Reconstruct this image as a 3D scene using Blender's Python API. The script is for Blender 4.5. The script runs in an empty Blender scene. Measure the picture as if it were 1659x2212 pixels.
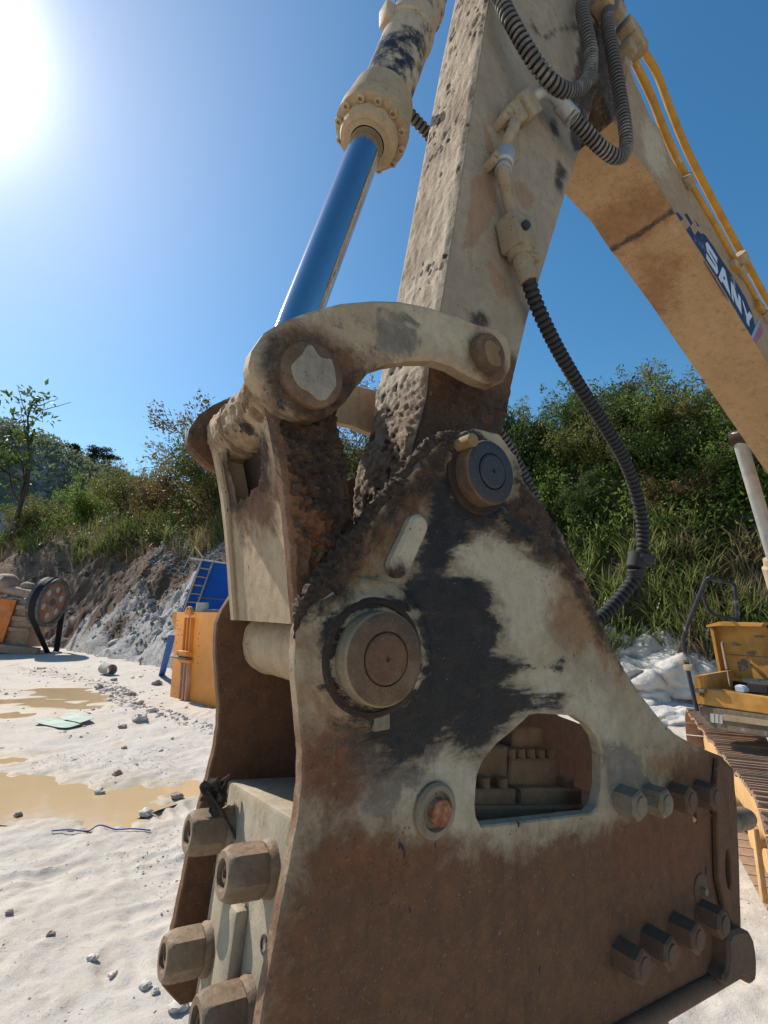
import bpy, bmesh, math, random
import numpy as np
from mathutils import Vector, Matrix, noise, geometry

random.seed(7)
RNG = np.random.default_rng(11)
R = math.radians
COL = bpy.context.scene.collection
SC = bpy.context.scene

# ------------------------------------------------------------------ camera, sky, sun, exposure
CAM_H = 2.4
PITCH = R(11.0)
FPX, PW, PH = 1050.0, 1659.0, 2212.0          # focal length in pixels of a 1659 x 2212 picture
cam_data = bpy.data.cameras.new('camera')
cam = bpy.data.objects.new('camera', cam_data)
COL.objects.link(cam)
cam.location = (0, 0, CAM_H)
cam.rotation_euler = (R(90) + PITCH, 0, 0)
cam_data.sensor_fit = 'HORIZONTAL'
cam_data.sensor_width = 36.0
cam_data.lens = 36.0 * FPX / PW
cam_data.clip_start = 0.05
cam_data.clip_end = 3000
SC.camera = cam

SUN_AZ, SUN_EL = R(-51.5), R(43.5)             # azimuth from +Y towards +X
SDIR = Vector((math.sin(SUN_AZ) * math.cos(SUN_EL), math.cos(SUN_AZ) * math.cos(SUN_EL), math.sin(SUN_EL)))
world = bpy.data.worlds.new('World')
SC.world = world
world.use_nodes = True
wn, wl = world.node_tree.nodes, world.node_tree.links
for n_ in list(wn): wn.remove(n_)
w_out = wn.new('ShaderNodeOutputWorld')
w_bg = wn.new('ShaderNodeBackground')
sky = wn.new('ShaderNodeTexSky')
sky.sky_type = 'NISHITA'
sky.sun_disc = False
sky.sun_elevation = SUN_EL
sky.sun_rotation = SUN_AZ
sky.altitude = 200
sky.air_density = 1.15
sky.dust_density = 0.35
sky.ozone_density = 3.0
w_bg.inputs['Strength'].default_value = 0.101
w_hs = wn.new('ShaderNodeHueSaturation')
w_hs.inputs['Hue'].default_value = 0.491
w_hs.inputs['Saturation'].default_value = 1.27
wl.new(sky.outputs['Color'], w_hs.inputs['Color'])
wl.new(w_hs.outputs['Color'], w_bg.inputs['Color'])
# bright aureole of the air round the sun itself
w_tc = wn.new('ShaderNodeTexCoord')
w_dot = wn.new('ShaderNodeVectorMath'); w_dot.operation = 'DOT_PRODUCT'
w_dot.inputs[1].default_value = SDIR
wl.new(w_tc.outputs['Generated'], w_dot.inputs[0])
w_cl = wn.new('ShaderNodeMath'); w_cl.operation = 'MAXIMUM'; w_cl.inputs[1].default_value = 0.0
wl.new(w_dot.outputs['Value'], w_cl.inputs[0])
def lobe(power, gain):
    p = wn.new('ShaderNodeMath'); p.operation = 'POWER'; p.inputs[1].default_value = power
    wl.new(w_cl.outputs[0], p.inputs[0])
    m = wn.new('ShaderNodeMath'); m.operation = 'MULTIPLY'; m.inputs[1].default_value = gain
    wl.new(p.outputs[0], m.inputs[0])
    return m.outputs[0]
w_a = wn.new('ShaderNodeMath'); w_a.operation = 'ADD'
wl.new(lobe(7, 0.13), w_a.inputs[0]); wl.new(lobe(210, 1.9), w_a.inputs[1])
w_bg2 = wn.new('ShaderNodeBackground')
w_bg2.inputs['Color'].default_value = (1.0, 0.97, 0.93, 1)
wl.new(w_a.outputs[0], w_bg2.inputs['Strength'])
w_add = wn.new('ShaderNodeAddShader')
wl.new(w_bg.outputs[0], w_add.inputs[0]); wl.new(w_bg2.outputs[0], w_add.inputs[1])
wl.new(w_add.outputs[0], w_out.inputs['Surface'])

sun_data = bpy.data.lights.new('sun', 'SUN')
sun_data.energy = 4.5
sun_data.angle = R(0.5)
sun_data.color = (1.0, 0.94, 0.85)
sun = bpy.data.objects.new('sun', sun_data)
COL.objects.link(sun)
sun.rotation_euler = SDIR.to_track_quat('Z', 'Y').to_euler()
sun.location = SDIR * 60

SC.view_settings.view_transform = 'Standard'
SC.view_settings.look = 'None'
SC.view_settings.exposure = 0.42
SC.view_settings.gamma = 1.0
SC.view_settings.use_curve_mapping = False
SC.render.engine = 'CYCLES'
SC.cycles.max_bounces = 7
SC.cycles.diffuse_bounces = 4
SC.cycles.use_denoising = True

# ------------------------------------------------------------------ frames: where things stand
ct, st = math.cos(PITCH), math.sin(PITCH)
def ray(px, py):
    x = (px - PW / 2) / FPX; u = (PH / 2 - py) / FPX
    return np.array([x, ct - u * st, st + u * ct])
# machine frame: a = along the boom line (level), b = height, w = across, measured from the breaker's near plate
NV = np.array([-0.5632, 0.8263, 0.0]); NV /= np.linalg.norm(NV)
DV = np.array([NV[1], -NV[0], 0.0])
ZV = np.array([0, 0, 1.0])
W0 = 0.9
def W(a, b, w): return DV * a + NV * (w + W0) + ZV * b
def AB(px, py, w):
    r = ray(px, py); p = r * ((W0 + w) / NV.dot(r)); return (DV.dot(p), p[2] + CAM_H)
def ABs(pts, w): return [AB(x, y, w) for x, y in pts]
def PW3(px, py, w): return W(*AB(px, py, w), w)
def WB(px, py, a):
    r = ray(px, py); p = r * (a / DV.dot(r)); return p + np.array([0, 0, CAM_H])
def G(px, py, z=0.0):
    r = ray(px, py); return r * ((z - CAM_H) / r[2]) + np.array([0, 0, CAM_H])
def AT(px, py, t): return ray(px, py) * t + np.array([0, 0, CAM_H])

# ------------------------------------------------------------------ numpy noise
def _hash(ix, iy, seed):
    h = (ix.astype(np.int64) * 374761393 + iy.astype(np.int64) * 668265263 + seed * 982451653) & 0x7fffffff
    h = ((h ^ (h >> 13)) * 1274126177) & 0x7fffffff
    return ((h ^ (h >> 16)) & 0xffff) / 65535.0
def vnoise(x, y, seed=0):
    x = np.asarray(x, float); y = np.asarray(y, float)
    ix = np.floor(x); iy = np.floor(y); fx = x - ix; fy = y - iy
    fx = fx * fx * (3 - 2 * fx); fy = fy * fy * (3 - 2 * fy)
    a = _hash(ix, iy, seed); b = _hash(ix + 1, iy, seed); c = _hash(ix, iy + 1, seed); d = _hash(ix + 1, iy + 1, seed)
    return (a * (1 - fx) + b * fx) * (1 - fy) + (c * (1 - fx) + d * fx) * fy
def fbm(x, y, octv=4, seed=0, gain=0.5):
    s = 0; amp = 1; tot = 0
    for i in range(octv):
        s = s + amp * vnoise(np.asarray(x) * 2 ** i, np.asarray(y) * 2 ** i, seed + i * 17); tot += amp; amp *= gain
    return s / tot
def inpoly(px, py, poly):
    px = np.asarray(px, float); py = np.asarray(py, float); ins = np.zeros(px.shape, bool)
    n = len(poly)
    for i in range(n):
        x1, y1 = poly[i]; x2, y2 = poly[(i + 1) % n]
        c = ((y1 > py) != (y2 > py))
        with np.errstate(divide='ignore', invalid='ignore'):
            ins ^= c & (px < (x2 - x1) * (py - y1) / ((y2 - y1) if y2 != y1 else 1e-12) + x1)
    return ins
def sdpoly(px, py, poly):
    px = np.asarray(px, float); py = np.asarray(py, float); d = np.full(px.shape, 1e9)
    n = len(poly)
    for i in range(n):
        x1, y1 = poly[i]; x2, y2 = poly[(i + 1) % n]
        ex, ey = x2 - x1, y2 - y1; l2 = ex * ex + ey * ey + 1e-12
        t = np.clip(((px - x1) * ex + (py - y1) * ey) / l2, 0, 1)
        d = np.minimum(d, np.hypot(px - x1 - t * ex, py - y1 - t * ey))
    return np.where(inpoly(px, py, poly), d, -d)

# ------------------------------------------------------------------ materials
class Mat:
    def __init__(s, name):
        s.m = bpy.data.materials.new(name); s.m.use_nodes = True
        s.t = s.m.node_tree; s.n = s.t.nodes; s.l = s.t.links
        s.b = s.n['Principled BSDF']
        s.b.inputs['Specular IOR Level'].default_value = 0.3
        s.tc = s.n.new('ShaderNodeTexCoord'); s.co = s.tc.outputs['Object']
    def put(s, sock, v):
        if hasattr(v, 'is_linked') or isinstance(v, bpy.types.NodeSocket): s.l.new(v, sock)
        elif isinstance(v, (tuple, list)) and len(v) == 3 and sock.type == 'RGBA': sock.default_value = (*v, 1)
        else: sock.default_value = v
    def math(s, op, a, b=0.0, c=None, clamp=False):
        n = s.n.new('ShaderNodeMath'); n.operation = op; n.use_clamp = clamp
        s.put(n.inputs[0], a); s.put(n.inputs[1], b)
        if c is not None: s.put(n.inputs[2], c)
        return n.outputs[0]
    def map(s, scale=(1, 1, 1), rot=(0, 0, 0), loc=(0, 0, 0), vec=None):
        n = s.n.new('ShaderNodeMapping'); s.l.new(vec or s.co, n.inputs['Vector'])
        n.inputs['Scale'].default_value = scale; n.inputs['Rotation'].default_value = rot; n.inputs['Location'].default_value = loc
        return n.outputs[0]
    def noise(s, scale, detail=6, rough=0.6, vec=None, dist=0.0, color=False):
        n = s.n.new('ShaderNodeTexNoise'); s.l.new(vec or s.co, n.inputs['Vector'])
        n.inputs['Scale'].default_value = scale; n.inputs['Detail'].default_value = detail
        n.inputs['Roughness'].default_value = rough; n.inputs['Distortion'].default_value = dist
        return n.outputs['Color' if color else 'Fac']
    def vor(s, scale, feature='F1', vec=None, out='Distance', rnd=1.0):
        n = s.n.new('ShaderNodeTexVoronoi'); s.l.new(vec or s.co, n.inputs['Vector']); n.feature = feature
        n.inputs['Scale'].default_value = scale; n.inputs['Randomness'].default_value = rnd
        return n.outputs[out]
    def step(s, v, lo, hi):
        n = s.n.new('ShaderNodeMapRange'); n.interpolation_type = 'SMOOTHSTEP'
        s.put(n.inputs[0], v); n.inputs[1].default_value = lo; n.inputs[2].default_value = hi
        return n.outputs[0]
    def mix(s, f, a, b):
        n = s.n.new('ShaderNodeMix'); n.data_type = 'RGBA'
        s.put(n.inputs['Factor'], f); s.put(n.inputs[6], a); s.put(n.inputs[7], b)
        return n.outputs[2]
    def mixf(s, f, a, b):
        n = s.n.new('ShaderNodeMix'); n.data_type = 'FLOAT'
        s.put(n.inputs['Factor'], f); s.put(n.inputs[2], a); s.put(n.inputs[3], b)
        return n.outputs[0]
    def attr(s, name):
        n = s.n.new('ShaderNodeAttribute'); n.attribute_name = name; return n.outputs['Fac']
    def bump(s, h, strength=0.5, dist=0.01, nrm=None):
        n = s.n.new('ShaderNodeBump'); n.inputs['Strength'].default_value = strength; n.inputs['Distance'].default_value = dist
        s.put(n.inputs['Height'], h)
        if nrm is not None: s.l.new(nrm, n.inputs['Normal'])
        return n.outputs[0]
    def done(s, color=None, rough=None, metal=None, normal=None, spec=None):
        if color is not None: s.put(s.b.inputs['Base Color'], color)
        if rough is not None: s.put(s.b.inputs['Roughness'], rough)
        if metal is not None: s.put(s.b.inputs['Metallic'], metal)
        if normal is not None: s.l.new(normal, s.b.inputs['Normal'])
        if spec is not None: s.put(s.b.inputs['Specular IOR Level'], spec)
        return s.m

def grime(name, c1, c2, rust=0.0, rustc=((.13, .060, .030), (.062, .034, .022)), black=0.0, pale=0.0, layers=(), rough=.82,
          metal=0.0, bump=.6, scale=1.0, spec=.3, chips=0.0, chipc=(.03, .035, .045), grit=1.0, scratch=0.0):
    """weathered, dust-caked metal. layers: (attribute, colour a, colour b, ragged edge m, softness m, roughness)"""
    m = Mat(name)
    wm = lambda c: tuple(min(.8, v * k) for v, k in zip(c, (1.34, 1.20, 1.04))) if max(c) > .05 else c      # warm lift for the shade, put into all but the darkest colours
    c1, c2, rustc = wm(c1), wm(c2), (wm(rustc[0]), wm(rustc[1]))
    layers = [(at, wm(ca), wm(cb), *r_) for at, ca, cb, *r_ in layers]
    big = m.noise(4.5 * scale, 8, .7); mid = m.noise(24 * scale, 7, .7); fine = m.noise(150 * scale, 4, .75)
    strk = m.noise(1.0, 5, .65, m.map(scale=(34, 34, 3.2)))
    col = m.mix(m.step(big, .34, .66), c1, c2)
    col = m.mix(m.math('MULTIPLY', m.step(mid, .42, .74), .55), col, tuple(x * .55 for x in c1))
    col = m.mix(m.math('MULTIPLY', m.step(strk, .52, .74), .40), col, tuple(x * .60 for x in c2))
    rg = rough; clean = 1.0
    if pale:
        col = m.mix(m.step(m.noise(7 * scale, 8, .7, m.map(loc=(3, 9, 1))), .62 - .25 * pale, .78 - .2 * pale), col, (.42, .38, .31))
    for q, (at, ca, cb, amp, soft, r) in enumerate(layers):
        ev = m.map(scale=(.32, 1, 1.15), vec=m.map(rot=(0, 0, R(-34.3)))) if at in ('grease', 'fringe') else m.map(loc=(q * 3.1, 2, 5))
        e = m.math('MULTIPLY', m.math('SUBTRACT', m.noise(12, 10, .70, ev, .4), .5), amp * 2.9)
        e2 = m.math('MULTIPLY', m.math('SUBTRACT', m.noise(60, 6, .75, m.map(loc=(q, 7, 3))), .5), amp * .55)
        k = m.step(m.math('ADD', m.math('ADD', m.attr(at), e), e2), -soft, soft)
        k = m.math('MULTIPLY', k, m.mixf(m.step(m.noise(38 if at != 'grease' else 26, 7, .75, m.map(loc=(q, 1, 6)) if at != 'grease' else ev), .30, .50), .90 if at in ('rust', 'mud') else .5, .98))
        lc = m.mix(m.step(mid, .33, .70), ca, cb); lc = m.mix(m.math('MULTIPLY', m.step(strk, .5, .75), .35), lc, tuple(x * .55 for x in cb))
        col = m.mix(k, col, lc)
        rg = m.mixf(k, rg, r)
        if at == 'grease': clean = m.math('SUBTRACT', 1.0, m.math('MULTIPLY', k, .75))
    if rust:
        rn = m.math('ADD', m.math('MULTIPLY', m.noise(5 * scale, 9, .72, m.map(loc=(7, 1, 4))), .7), m.math('MULTIPLY', m.noise(60 * scale, 5, .7), .3))
        k = m.step(rn, .66 - .34 * rust, .82 - .34 * rust)
        col = m.mix(k, col, m.mix(m.step(mid, .35, .65), rustc[0], rustc[1]))
    if black:
        k = m.step(m.noise(3.2 * scale, 9, .72, m.map(loc=(1, 5, 8))), .69 - .3 * black, .78 - .3 * black)
        col = m.mix(k, col, (.018, .018, .022)); rg = m.mixf(k, rg, .5)
    if chips:
        k = m.step(m.noise(26 * scale, 3, .5, m.map(scale=(1, 1, .5), loc=(4, 4, 1))), .74 - .1 * chips, .76 - .1 * chips)
        col = m.mix(k, col, chipc)
    if scratch:
        for rt, lc in (((.0, .6, .2), (.40, .35, .28)), ((.3, -.5, .9), (.34, .30, .25)), ((.2, 1.2, .1), (.05, .04, .035))):
            sv = m.map(scale=(3.5, 90, 90), vec=m.map(rot=rt)); k = m.math('MULTIPLY', m.step(m.noise(1.0, 2, .5, sv), .70, .76), m.step(m.noise(6, 4, .6, m.map(loc=rt)), .50, .62))
            col = m.mix(m.math('MULTIPLY', k, .6 * scratch), col, lc)
    # spatter of pale grit, dark pits, dusty speckle
    col = m.mix(m.math('MULTIPLY', m.math('MULTIPLY', m.step(fine, .56, .72), .34 * grit), clean), col, (.36, .31, .245))
    col = m.mix(m.math('MULTIPLY', m.step(fine, .44, .26), .55 * grit), col, tuple(x * .32 for x in c2))
    vd = m.vor(75 * scale); vm = m.noise(9 * scale, 3, .6, m.map(loc=(9, 3, 2)))
    col = m.mix(m.math('MULTIPLY', m.math('MULTIPLY', m.step(vd, .18, .08), m.step(vm, .48, .6)), m.math('MULTIPLY', clean, .30 * grit)), col, (.36, .31, .24))
    col = m.mix(m.math('MULTIPLY', m.math('MULTIPLY', m.step(vd, .26, .14), m.step(vm, .46, .36)), .7 * grit), col, (.045, .034, .028))
    h = m.math('ADD', m.math('MULTIPLY', mid, .55), m.math('ADD', m.math('MULTIPLY', fine, .30), m.math('MULTIPLY', big, .5)))
    return m.done(col, rg, metal, m.bump(h, bump, .014), spec)

def plain(name, c, rough=.6, metal=0.0, var=.25, bump=.15, scale=8, dust=0.0, dustc=(.5, .45, .37), spec=.3):
    m = Mat(name)
    n = m.noise(scale, 7, .65); f = m.noise(scale * 14, 4, .7)
    col = m.mix(m.step(n, .35, .7), c, tuple(x * (1 - var) for x in c))
    if dust: col = m.mix(m.math('MULTIPLY', m.step(m.noise(scale * .6, 8, .7, m.map(loc=(2, 2, 2))), .6 - .4 * dust, .75 - .2 * dust), .8), col, dustc)
    return m.done(col, rough, metal, m.bump(m.math('ADD', n, m.math('MULTIPLY', f, .4)), bump, .01), spec)

# ------------------------------------------------------------------ mesh helpers
def root(name, loc, label, cat, group=None):
    o = bpy.data.objects.new(name, None); COL.objects.link(o); o.location = [float(v) for v in loc]
    o.empty_display_size = .2
    o['label'] = label; o['category'] = cat
    if group: o['group'] = group
    return o
def base_of(p):
    while p.parent: p = p.parent
    return np.array(p.location)
def mk(name, verts, faces, mat, parent=None, smooth=True, angle=38, attrs=None, origin=None):
    """verts in world coordinates; stored relative to the thing's base"""
    v = np.asarray(verts, float).reshape(-1, 3)
    if parent is not None: v = v - base_of(parent)
    elif origin is not None: v = v - np.asarray(origin, float)
    me = bpy.data.meshes.new(name); me.from_pydata(v.tolist(), [], [list(map(int, f)) for f in faces]); me.update()
    if smooth:
        me.shade_smooth(); me.set_sharp_from_angle(angle=R(angle))
    if attrs:
        for k, val in attrs.items():
            a = me.attributes.new(k, 'FLOAT', 'POINT'); a.data.foreach_set('value', np.asarray(val, np.float32))
    o = bpy.data.objects.new(name, me); COL.objects.link(o)
    if mat: me.materials.append(mat)
    if parent is not None: o.parent = parent
    elif origin is not None: o.location = [float(q) for q in origin]
    return o
def tag(o, label=None, cat=None, group=None, kind=None):
    if label: o['label'] = label
    if cat: o['category'] = cat
    if group: o['group'] = group
    if kind: o['kind'] = kind
    return o
def join(*parts):
    V, F, n = [], [], 0
    for v, f in parts:
        v = np.asarray(v, float).reshape(-1, 3); V.append(v); F += [[i + n for i in q] for q in f]; n += len(v)
    return np.vstack(V), F
def frame_of(d):
    d = np.asarray(d, float); d = d / np.linalg.norm(d)
    h = np.array([0, 0, 1.0]) if abs(d[2]) < .9 else np.array([1.0, 0, 0])
    x = np.cross(h, d); x /= np.linalg.norm(x); y = np.cross(d, x)
    return d, x, y
def lathe(p0, axis, prof, seg=40, cap=(True, True), phase=0.0, xdir=None):
    """prof: list of (distance along axis, radius)"""
    d, x, y = frame_of(axis)
    if xdir is not None:
        x = np.asarray(xdir, float); x = x - d * x.dot(d); x /= np.linalg.norm(x); y = np.cross(d, x)
    p0 = np.asarray(p0, float); V, F = [], []
    for s, r in prof:
        for k in range(seg):
            t = phase + 2 * math.pi * k / seg
            V.append(p0 + d * s + (x * math.cos(t) + y * math.sin(t)) * r)
    for i in range(len(prof) - 1):
        for k in range(seg):
            k2 = (k + 1) % seg
            F.append((i * seg + k, i * seg + k2, (i + 1) * seg + k2, (i + 1) * seg + k))
    if cap[0]: F.append(tuple(reversed(range(seg))))
    if cap[1]: F.append(tuple((len(prof) - 1) * seg + k for k in range(seg)))
    return np.array(V), F
def cyl(p0, p1, r, seg=32, ch=None):
    p0 = np.asarray(p0, float); p1 = np.asarray(p1, float); L = np.linalg.norm(p1 - p0); c = ch if ch is not None else min(.08 * r, .2 * L)
    return lathe(p0, p1 - p0, [(0, r - c), (c, r), (L - c, r), (L, r - c)], seg)
def smooth_path(pts, n=12):
    P = [np.asarray(p, float) for p in pts]; P = [2 * P[0] - P[1]] + P + [2 * P[-1] - P[-2]]; out = []
    for i in range(1, len(P) - 2):
        for k in range(n):
            t = k / n; a, b, c, d = P[i - 1:i + 3]
            out.append(.5 * (2 * b + (c - a) * t + (2 * a - 5 * b + 4 * c - d) * t * t + (3 * b - a - 3 * c + d) * t ** 3))
    out.append(P[-2]); return np.array(out)
def resample(path, step):
    path = np.asarray(path, float); s = np.r_[0, np.cumsum(np.linalg.norm(np.diff(path, axis=0), axis=1))]
    n = max(2, int(round(s[-1] / step)) + 1); q = np.linspace(0, s[-1], n)
    return np.stack([np.interp(q, s, path[:, k]) for k in range(path.shape[1])], 1)
def tube(path, rad, seg=12, cap=True):
    path = np.asarray(path, float); n = len(path); rad = np.broadcast_to(np.asarray(rad, float), (n,))
    tg = np.gradient(path, axis=0); tg /= np.linalg.norm(tg, axis=1)[:, None] + 1e-12
    _, x, _ = frame_of(tg[0]); V, F = [], []
    for i in range(n):
        x = x - tg[i] * x.dot(tg[i]); x /= np.linalg.norm(x); y = np.cross(tg[i], x)
        for k in range(seg):
            t = 2 * math.pi * k / seg; V.append(path[i] + (x * math.cos(t) + y * math.sin(t)) * rad[i])
    for i in range(n - 1):
        for k in range(seg):
            k2 = (k + 1) % seg; F.append((i * seg + k, i * seg + k2, (i + 1) * seg + k2, (i + 1) * seg + k))
    if cap: F.append(tuple(reversed(range(seg)))); F.append(tuple((n - 1) * seg + k for k in range(seg)))
    return np.array(V), F
def hose(name, pts, r, pitch, depth, mat, parent, seg=18, n=14, jit=.0):
    """ribbed hose: rings stand proud, the grooves between them are coloured darker"""
    path = resample(smooth_path(pts, n), pitch / 6)
    k = np.arange(len(path)) % 6; rad = r * np.array([1, 1.0, .97, 1 - depth, 1 - depth, .97])[k]
    V, F = tube(path, rad, seg)
    return mk(name, V, F, mat, parent, angle=50, attrs={'groove': np.repeat(np.array([0, 0, .4, 1, 1, .4])[k], seg)})
BOXF = [(0, 1, 2, 3), (7, 6, 5, 4), (0, 4, 5, 1), (1, 5, 6, 2), (2, 6, 7, 3), (3, 7, 4, 0)]
def box(c, ex, ey, ez, b=0.0):
    """centre and three half-extent vectors; chamfered when b > 0"""
    c, ex, ey, ez = [np.asarray(q, float) for q in (c, ex, ey, ez)]
    if b <= 0:
        V = [c + sx * ex + sy * ey + sz * ez for sz in (-1, 1) for sx, sy in ((-1, -1), (-1, 1), (1, 1), (1, -1))]
        return np.array(V), BOXF
    le = [np.linalg.norm(q) for q in (ex, ey, ez)]; bm = bmesh.new()
    bmesh.ops.create_cube(bm, size=2.0)
    for v in bm.verts: v.co = Vector([v.co[i] * le[i] for i in range(3)])
    bmesh.ops.bevel(bm, geom=bm.edges[:], offset=b, segments=2, affect='EDGES', profile=.5)
    u = [q / l for q, l in zip((ex, ey, ez), le)]
    bm.verts.index_update()
    V = np.array([c + v.co.x * u[0] + v.co.y * u[1] + v.co.z * u[2] for v in bm.verts]); F = [tuple(v.index for v in f.verts) for f in bm.faces]
    bm.free(); return V, F
def loop_resample(poly, step):
    P = np.asarray(poly + [poly[0]], float) if isinstance(poly, list) else np.vstack([poly, poly[:1]])
    out = []
    for i in range(len(P) - 1):
        L = np.linalg.norm(P[i + 1] - P[i]); k = max(1, int(math.ceil(L / step)))
        for j in range(k): out.append(P[i] + (P[i + 1] - P[i]) * j / k)
    return np.array(out)
def round_loop(poly, it=2):
    P = np.asarray(poly, float)
    for _ in range(it):
        Q = np.roll(P, -1, 0); P = np.stack([P * .78 + Q * .22, P * .22 + Q * .78], 1).reshape(-1, 2)
    return P
def area2(p): x, y = p[:, 0], p[:, 1]; return float(np.sum(x * np.roll(y, -1) - np.roll(x, -1) * y))
def slab(name, outline, w0, w1, mat, parent, holes=(), res=.014, bev=.004, stains=None, relief=None, rings=3, jit=0.0, fr=None):
    """a plate: outline in (a, b) of the machine frame, from w0 (near face) to w1; holes cut through; optional relief on the near face"""
    fr = fr or W
    lo = []
    for q, L in enumerate([outline] + list(holes)):
        L = loop_resample(np.asarray(L, float), res)
        if (area2(L) > 0) != (q == 0): L = L[::-1]
        if jit:
            nr = np.roll(L, -1, 0) - np.roll(L, 1, 0); nr = np.stack([nr[:, 1], -nr[:, 0]], 1); nr /= np.linalg.norm(nr, axis=1)[:, None] + 1e-9
            L = L + nr * ((fbm(L[:, 0] * 40, L[:, 1] * 40, 3, 5) - .5) * jit * 2)[:, None]
        lo.append(L)
    ins = []
    for L in lo:
        nr = np.roll(L, -1, 0) - np.roll(L, 1, 0); nr = np.stack([nr[:, 1], -nr[:, 0]], 1); nr /= np.linalg.norm(nr, axis=1)[:, None] + 1e-9
        ins.append(L - nr * bev)
    mn, mx = lo[0].min(0), lo[0].max(0)
    gx, gy = np.meshgrid(np.arange(mn[0], mx[0], res), np.arange(mn[1], mx[1], res * .87)); gx = gx + (np.arange(gx.shape[0]) % 2)[:, None] * res * .5
    gx, gy = gx.ravel(), gy.ravel(); d = sdpoly(gx, gy, ins[0]); keep = d > res * .55
    for L in ins[1:]: keep &= sdpoly(gx, gy, L) < -res * .55
    pts = [Vector(p) for L in ins for p in L]; edges = []; n0 = 0
    for L in ins:
        edges += [(n0 + i, n0 + (i + 1) % len(L)) for i in range(len(L))]; n0 += len(L)
    nb = n0; pts += [Vector(p) for p in zip(gx[keep], gy[keep])]
    vo, eo, fo, ov, oe, of = geometry.delaunay_2d_cdt(pts, edges, [], 1, 1e-7)
    P = np.array([(v.x, v.y) for v in vo]); T = np.array([f for f in fo if len(f) == 3])
    cen = P[T].mean(1)
    k = inpoly(cen[:, 0], cen[:, 1], ins[0])
    for L in ins[1:]: k &= ~inpoly(cen[:, 0], cen[:, 1], L)
    T = T[k]
    ar = (P[T[:, 1], 0] - P[T[:, 0], 0]) * (P[T[:, 2], 1] - P[T[:, 0], 1]) - (P[T[:, 2], 0] - P[T[:, 0], 0]) * (P[T[:, 1], 1] - P[T[:, 0], 1])
    T = np.where((ar < 0)[:, None], T[:, ::-1], T)
    # index of boundary points in output
    idx = {}
    for i, lst in enumerate(ov):
        for q in lst: idx[q] = i
    sg = 1 if w1 > w0 else -1
    wf = np.full(len(P), w0, float)
    if relief is not None: wf = wf - relief(P[:, 0], P[:, 1])
    AB_, WW = [P, P], [wf, np.full(len(P), w1, float)]
    F = [tuple(t) for t in T] + [tuple(t[::-1] + len(P)) for t in T]
    n = 2 * len(P); start = 0
    for L, I in zip(lo, ins):
        m = len(L); ring0 = [idx[start + i] for i in range(m)]; ringE = [r + len(P) for r in ring0]; rg = [ring0]
        ws = [w0 + sg * bev] + [w0 + (w1 - w0) * q / rings for q in range(1, rings)] + [w1 - sg * bev]
        for wv in ws:
            AB_.append(L); WW.append(np.full(m, wv)); rg.append(list(range(n, n + m))); n += m
        rg.append(ringE)
        for q in range(len(rg) - 1):
            for i in range(m):
                j = (i + 1) % m; F.append((rg[q][j], rg[q][i], rg[q + 1][i], rg[q + 1][j]))
        start += m
    A = np.vstack(AB_); ww = np.concatenate(WW)
    V = np.array([fr(a, b, w) for (a, b), w in zip(A, ww)])
    at = None
    if stains is not None:
        at = {k_: np.full(len(A), -1.0) for k_ in ('grease', 'fringe', 'redrust', 'pale', 'blue', 'mud', 'rust', 'soot', 'tan', 'peel')}
        for kx, polys in stains.items():
            s = np.full(len(A), -1.0)
            for p in polys:
                if callable(p): s = np.maximum(s, p(A[:, 0], A[:, 1]))
                else: s = np.maximum(s, sdpoly(A[:, 0], A[:, 1], p))
            at[kx] = np.clip(s, -1, 1)
    if sg < 0: F = [f[::-1] for f in F]
    return mk(name, V, F, mat, parent, attrs=at)
def disc(c, r0, r1):  # ring-shaped stain: signed distance
    return lambda a, b: np.minimum(np.hypot(a - c[0], b - c[1]) - r0, r1 - np.hypot(a - c[0], b - c[1]))
def copy_obj(o, parent, loc=None, rot=None, scl=None):
    c = o.copy(); COL.objects.link(c); c.parent = parent
    if loc is not None: c.location = loc
    if rot is not None: c.rotation_euler = rot
    if scl is not None: c.scale = scl
    return c
# ------------------------------------------------------------------ metals
BEIGE = (.37, .30, .21); BEIGE2 = (.30, .24, .17); CEM = (.345, .298, .222); CEM2 = (.262, .22, .158)
L_GREASE = ('grease', (.009, .009, .010), (.026, .022, .019), .07, .010, .5)
L_RUST = ('rust', (.135, .066, .034), (.088, .048, .029), .09, .05, .85)
L_RED = ('redrust', (.165, .066, .033), (.105, .05, .028), .10, .07, .85)
L_MUD = ('mud', (.058, .035, .023), (.030, .020, .016), .06, .025, .9)
L_FRINGE = ('fringe', (.075, .050, .034), (.045, .032, .026), .09, .035, .7)
L_TAN = ('tan', (.23, .14, .075), (.18, .105, .058), .09, .05, .85)
L_PEEL = ('peel', (.27, .185, .125), (.23, .155, .105), .035, .006, .8)
L_SOOT = ('soot', (.06, .045, .035), (.03, .025, .022), .04, .02, .8)
L_BLUE = ('blue', (.125, .112, .098), (.19, .168, .14), .05, .01, .7)
L_PALE = ('pale', (.40, .362, .29), (.335, .295, .228), .09, .05, .85)
M_plate = grime('plate_steel', CEM, CEM2, rust=.1, layers=(L_PALE, L_TAN, L_BLUE, L_RUST, L_RED, L_FRINGE, L_MUD, L_GREASE), bump=.55, chips=.2, scratch=1.0)
M_link = grime('dusty_beige_paint', BEIGE, BEIGE2, layers=(L_PALE, L_SOOT, L_RUST, L_BLUE, L_MUD), bump=.4, chips=.15)
M_stick = grime('stick_paint', (.30, .262, .21), (.25, .212, .165), layers=(L_PEEL, L_SOOT, L_MUD, L_RUST), bump=.35)
M_caked = grime('caked_mud', (.34, .27, .19), (.23, .17, .115), rust=.25, black=.12, bump=1.0, chips=.5, chipc=(.05, .033, .024))
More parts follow.
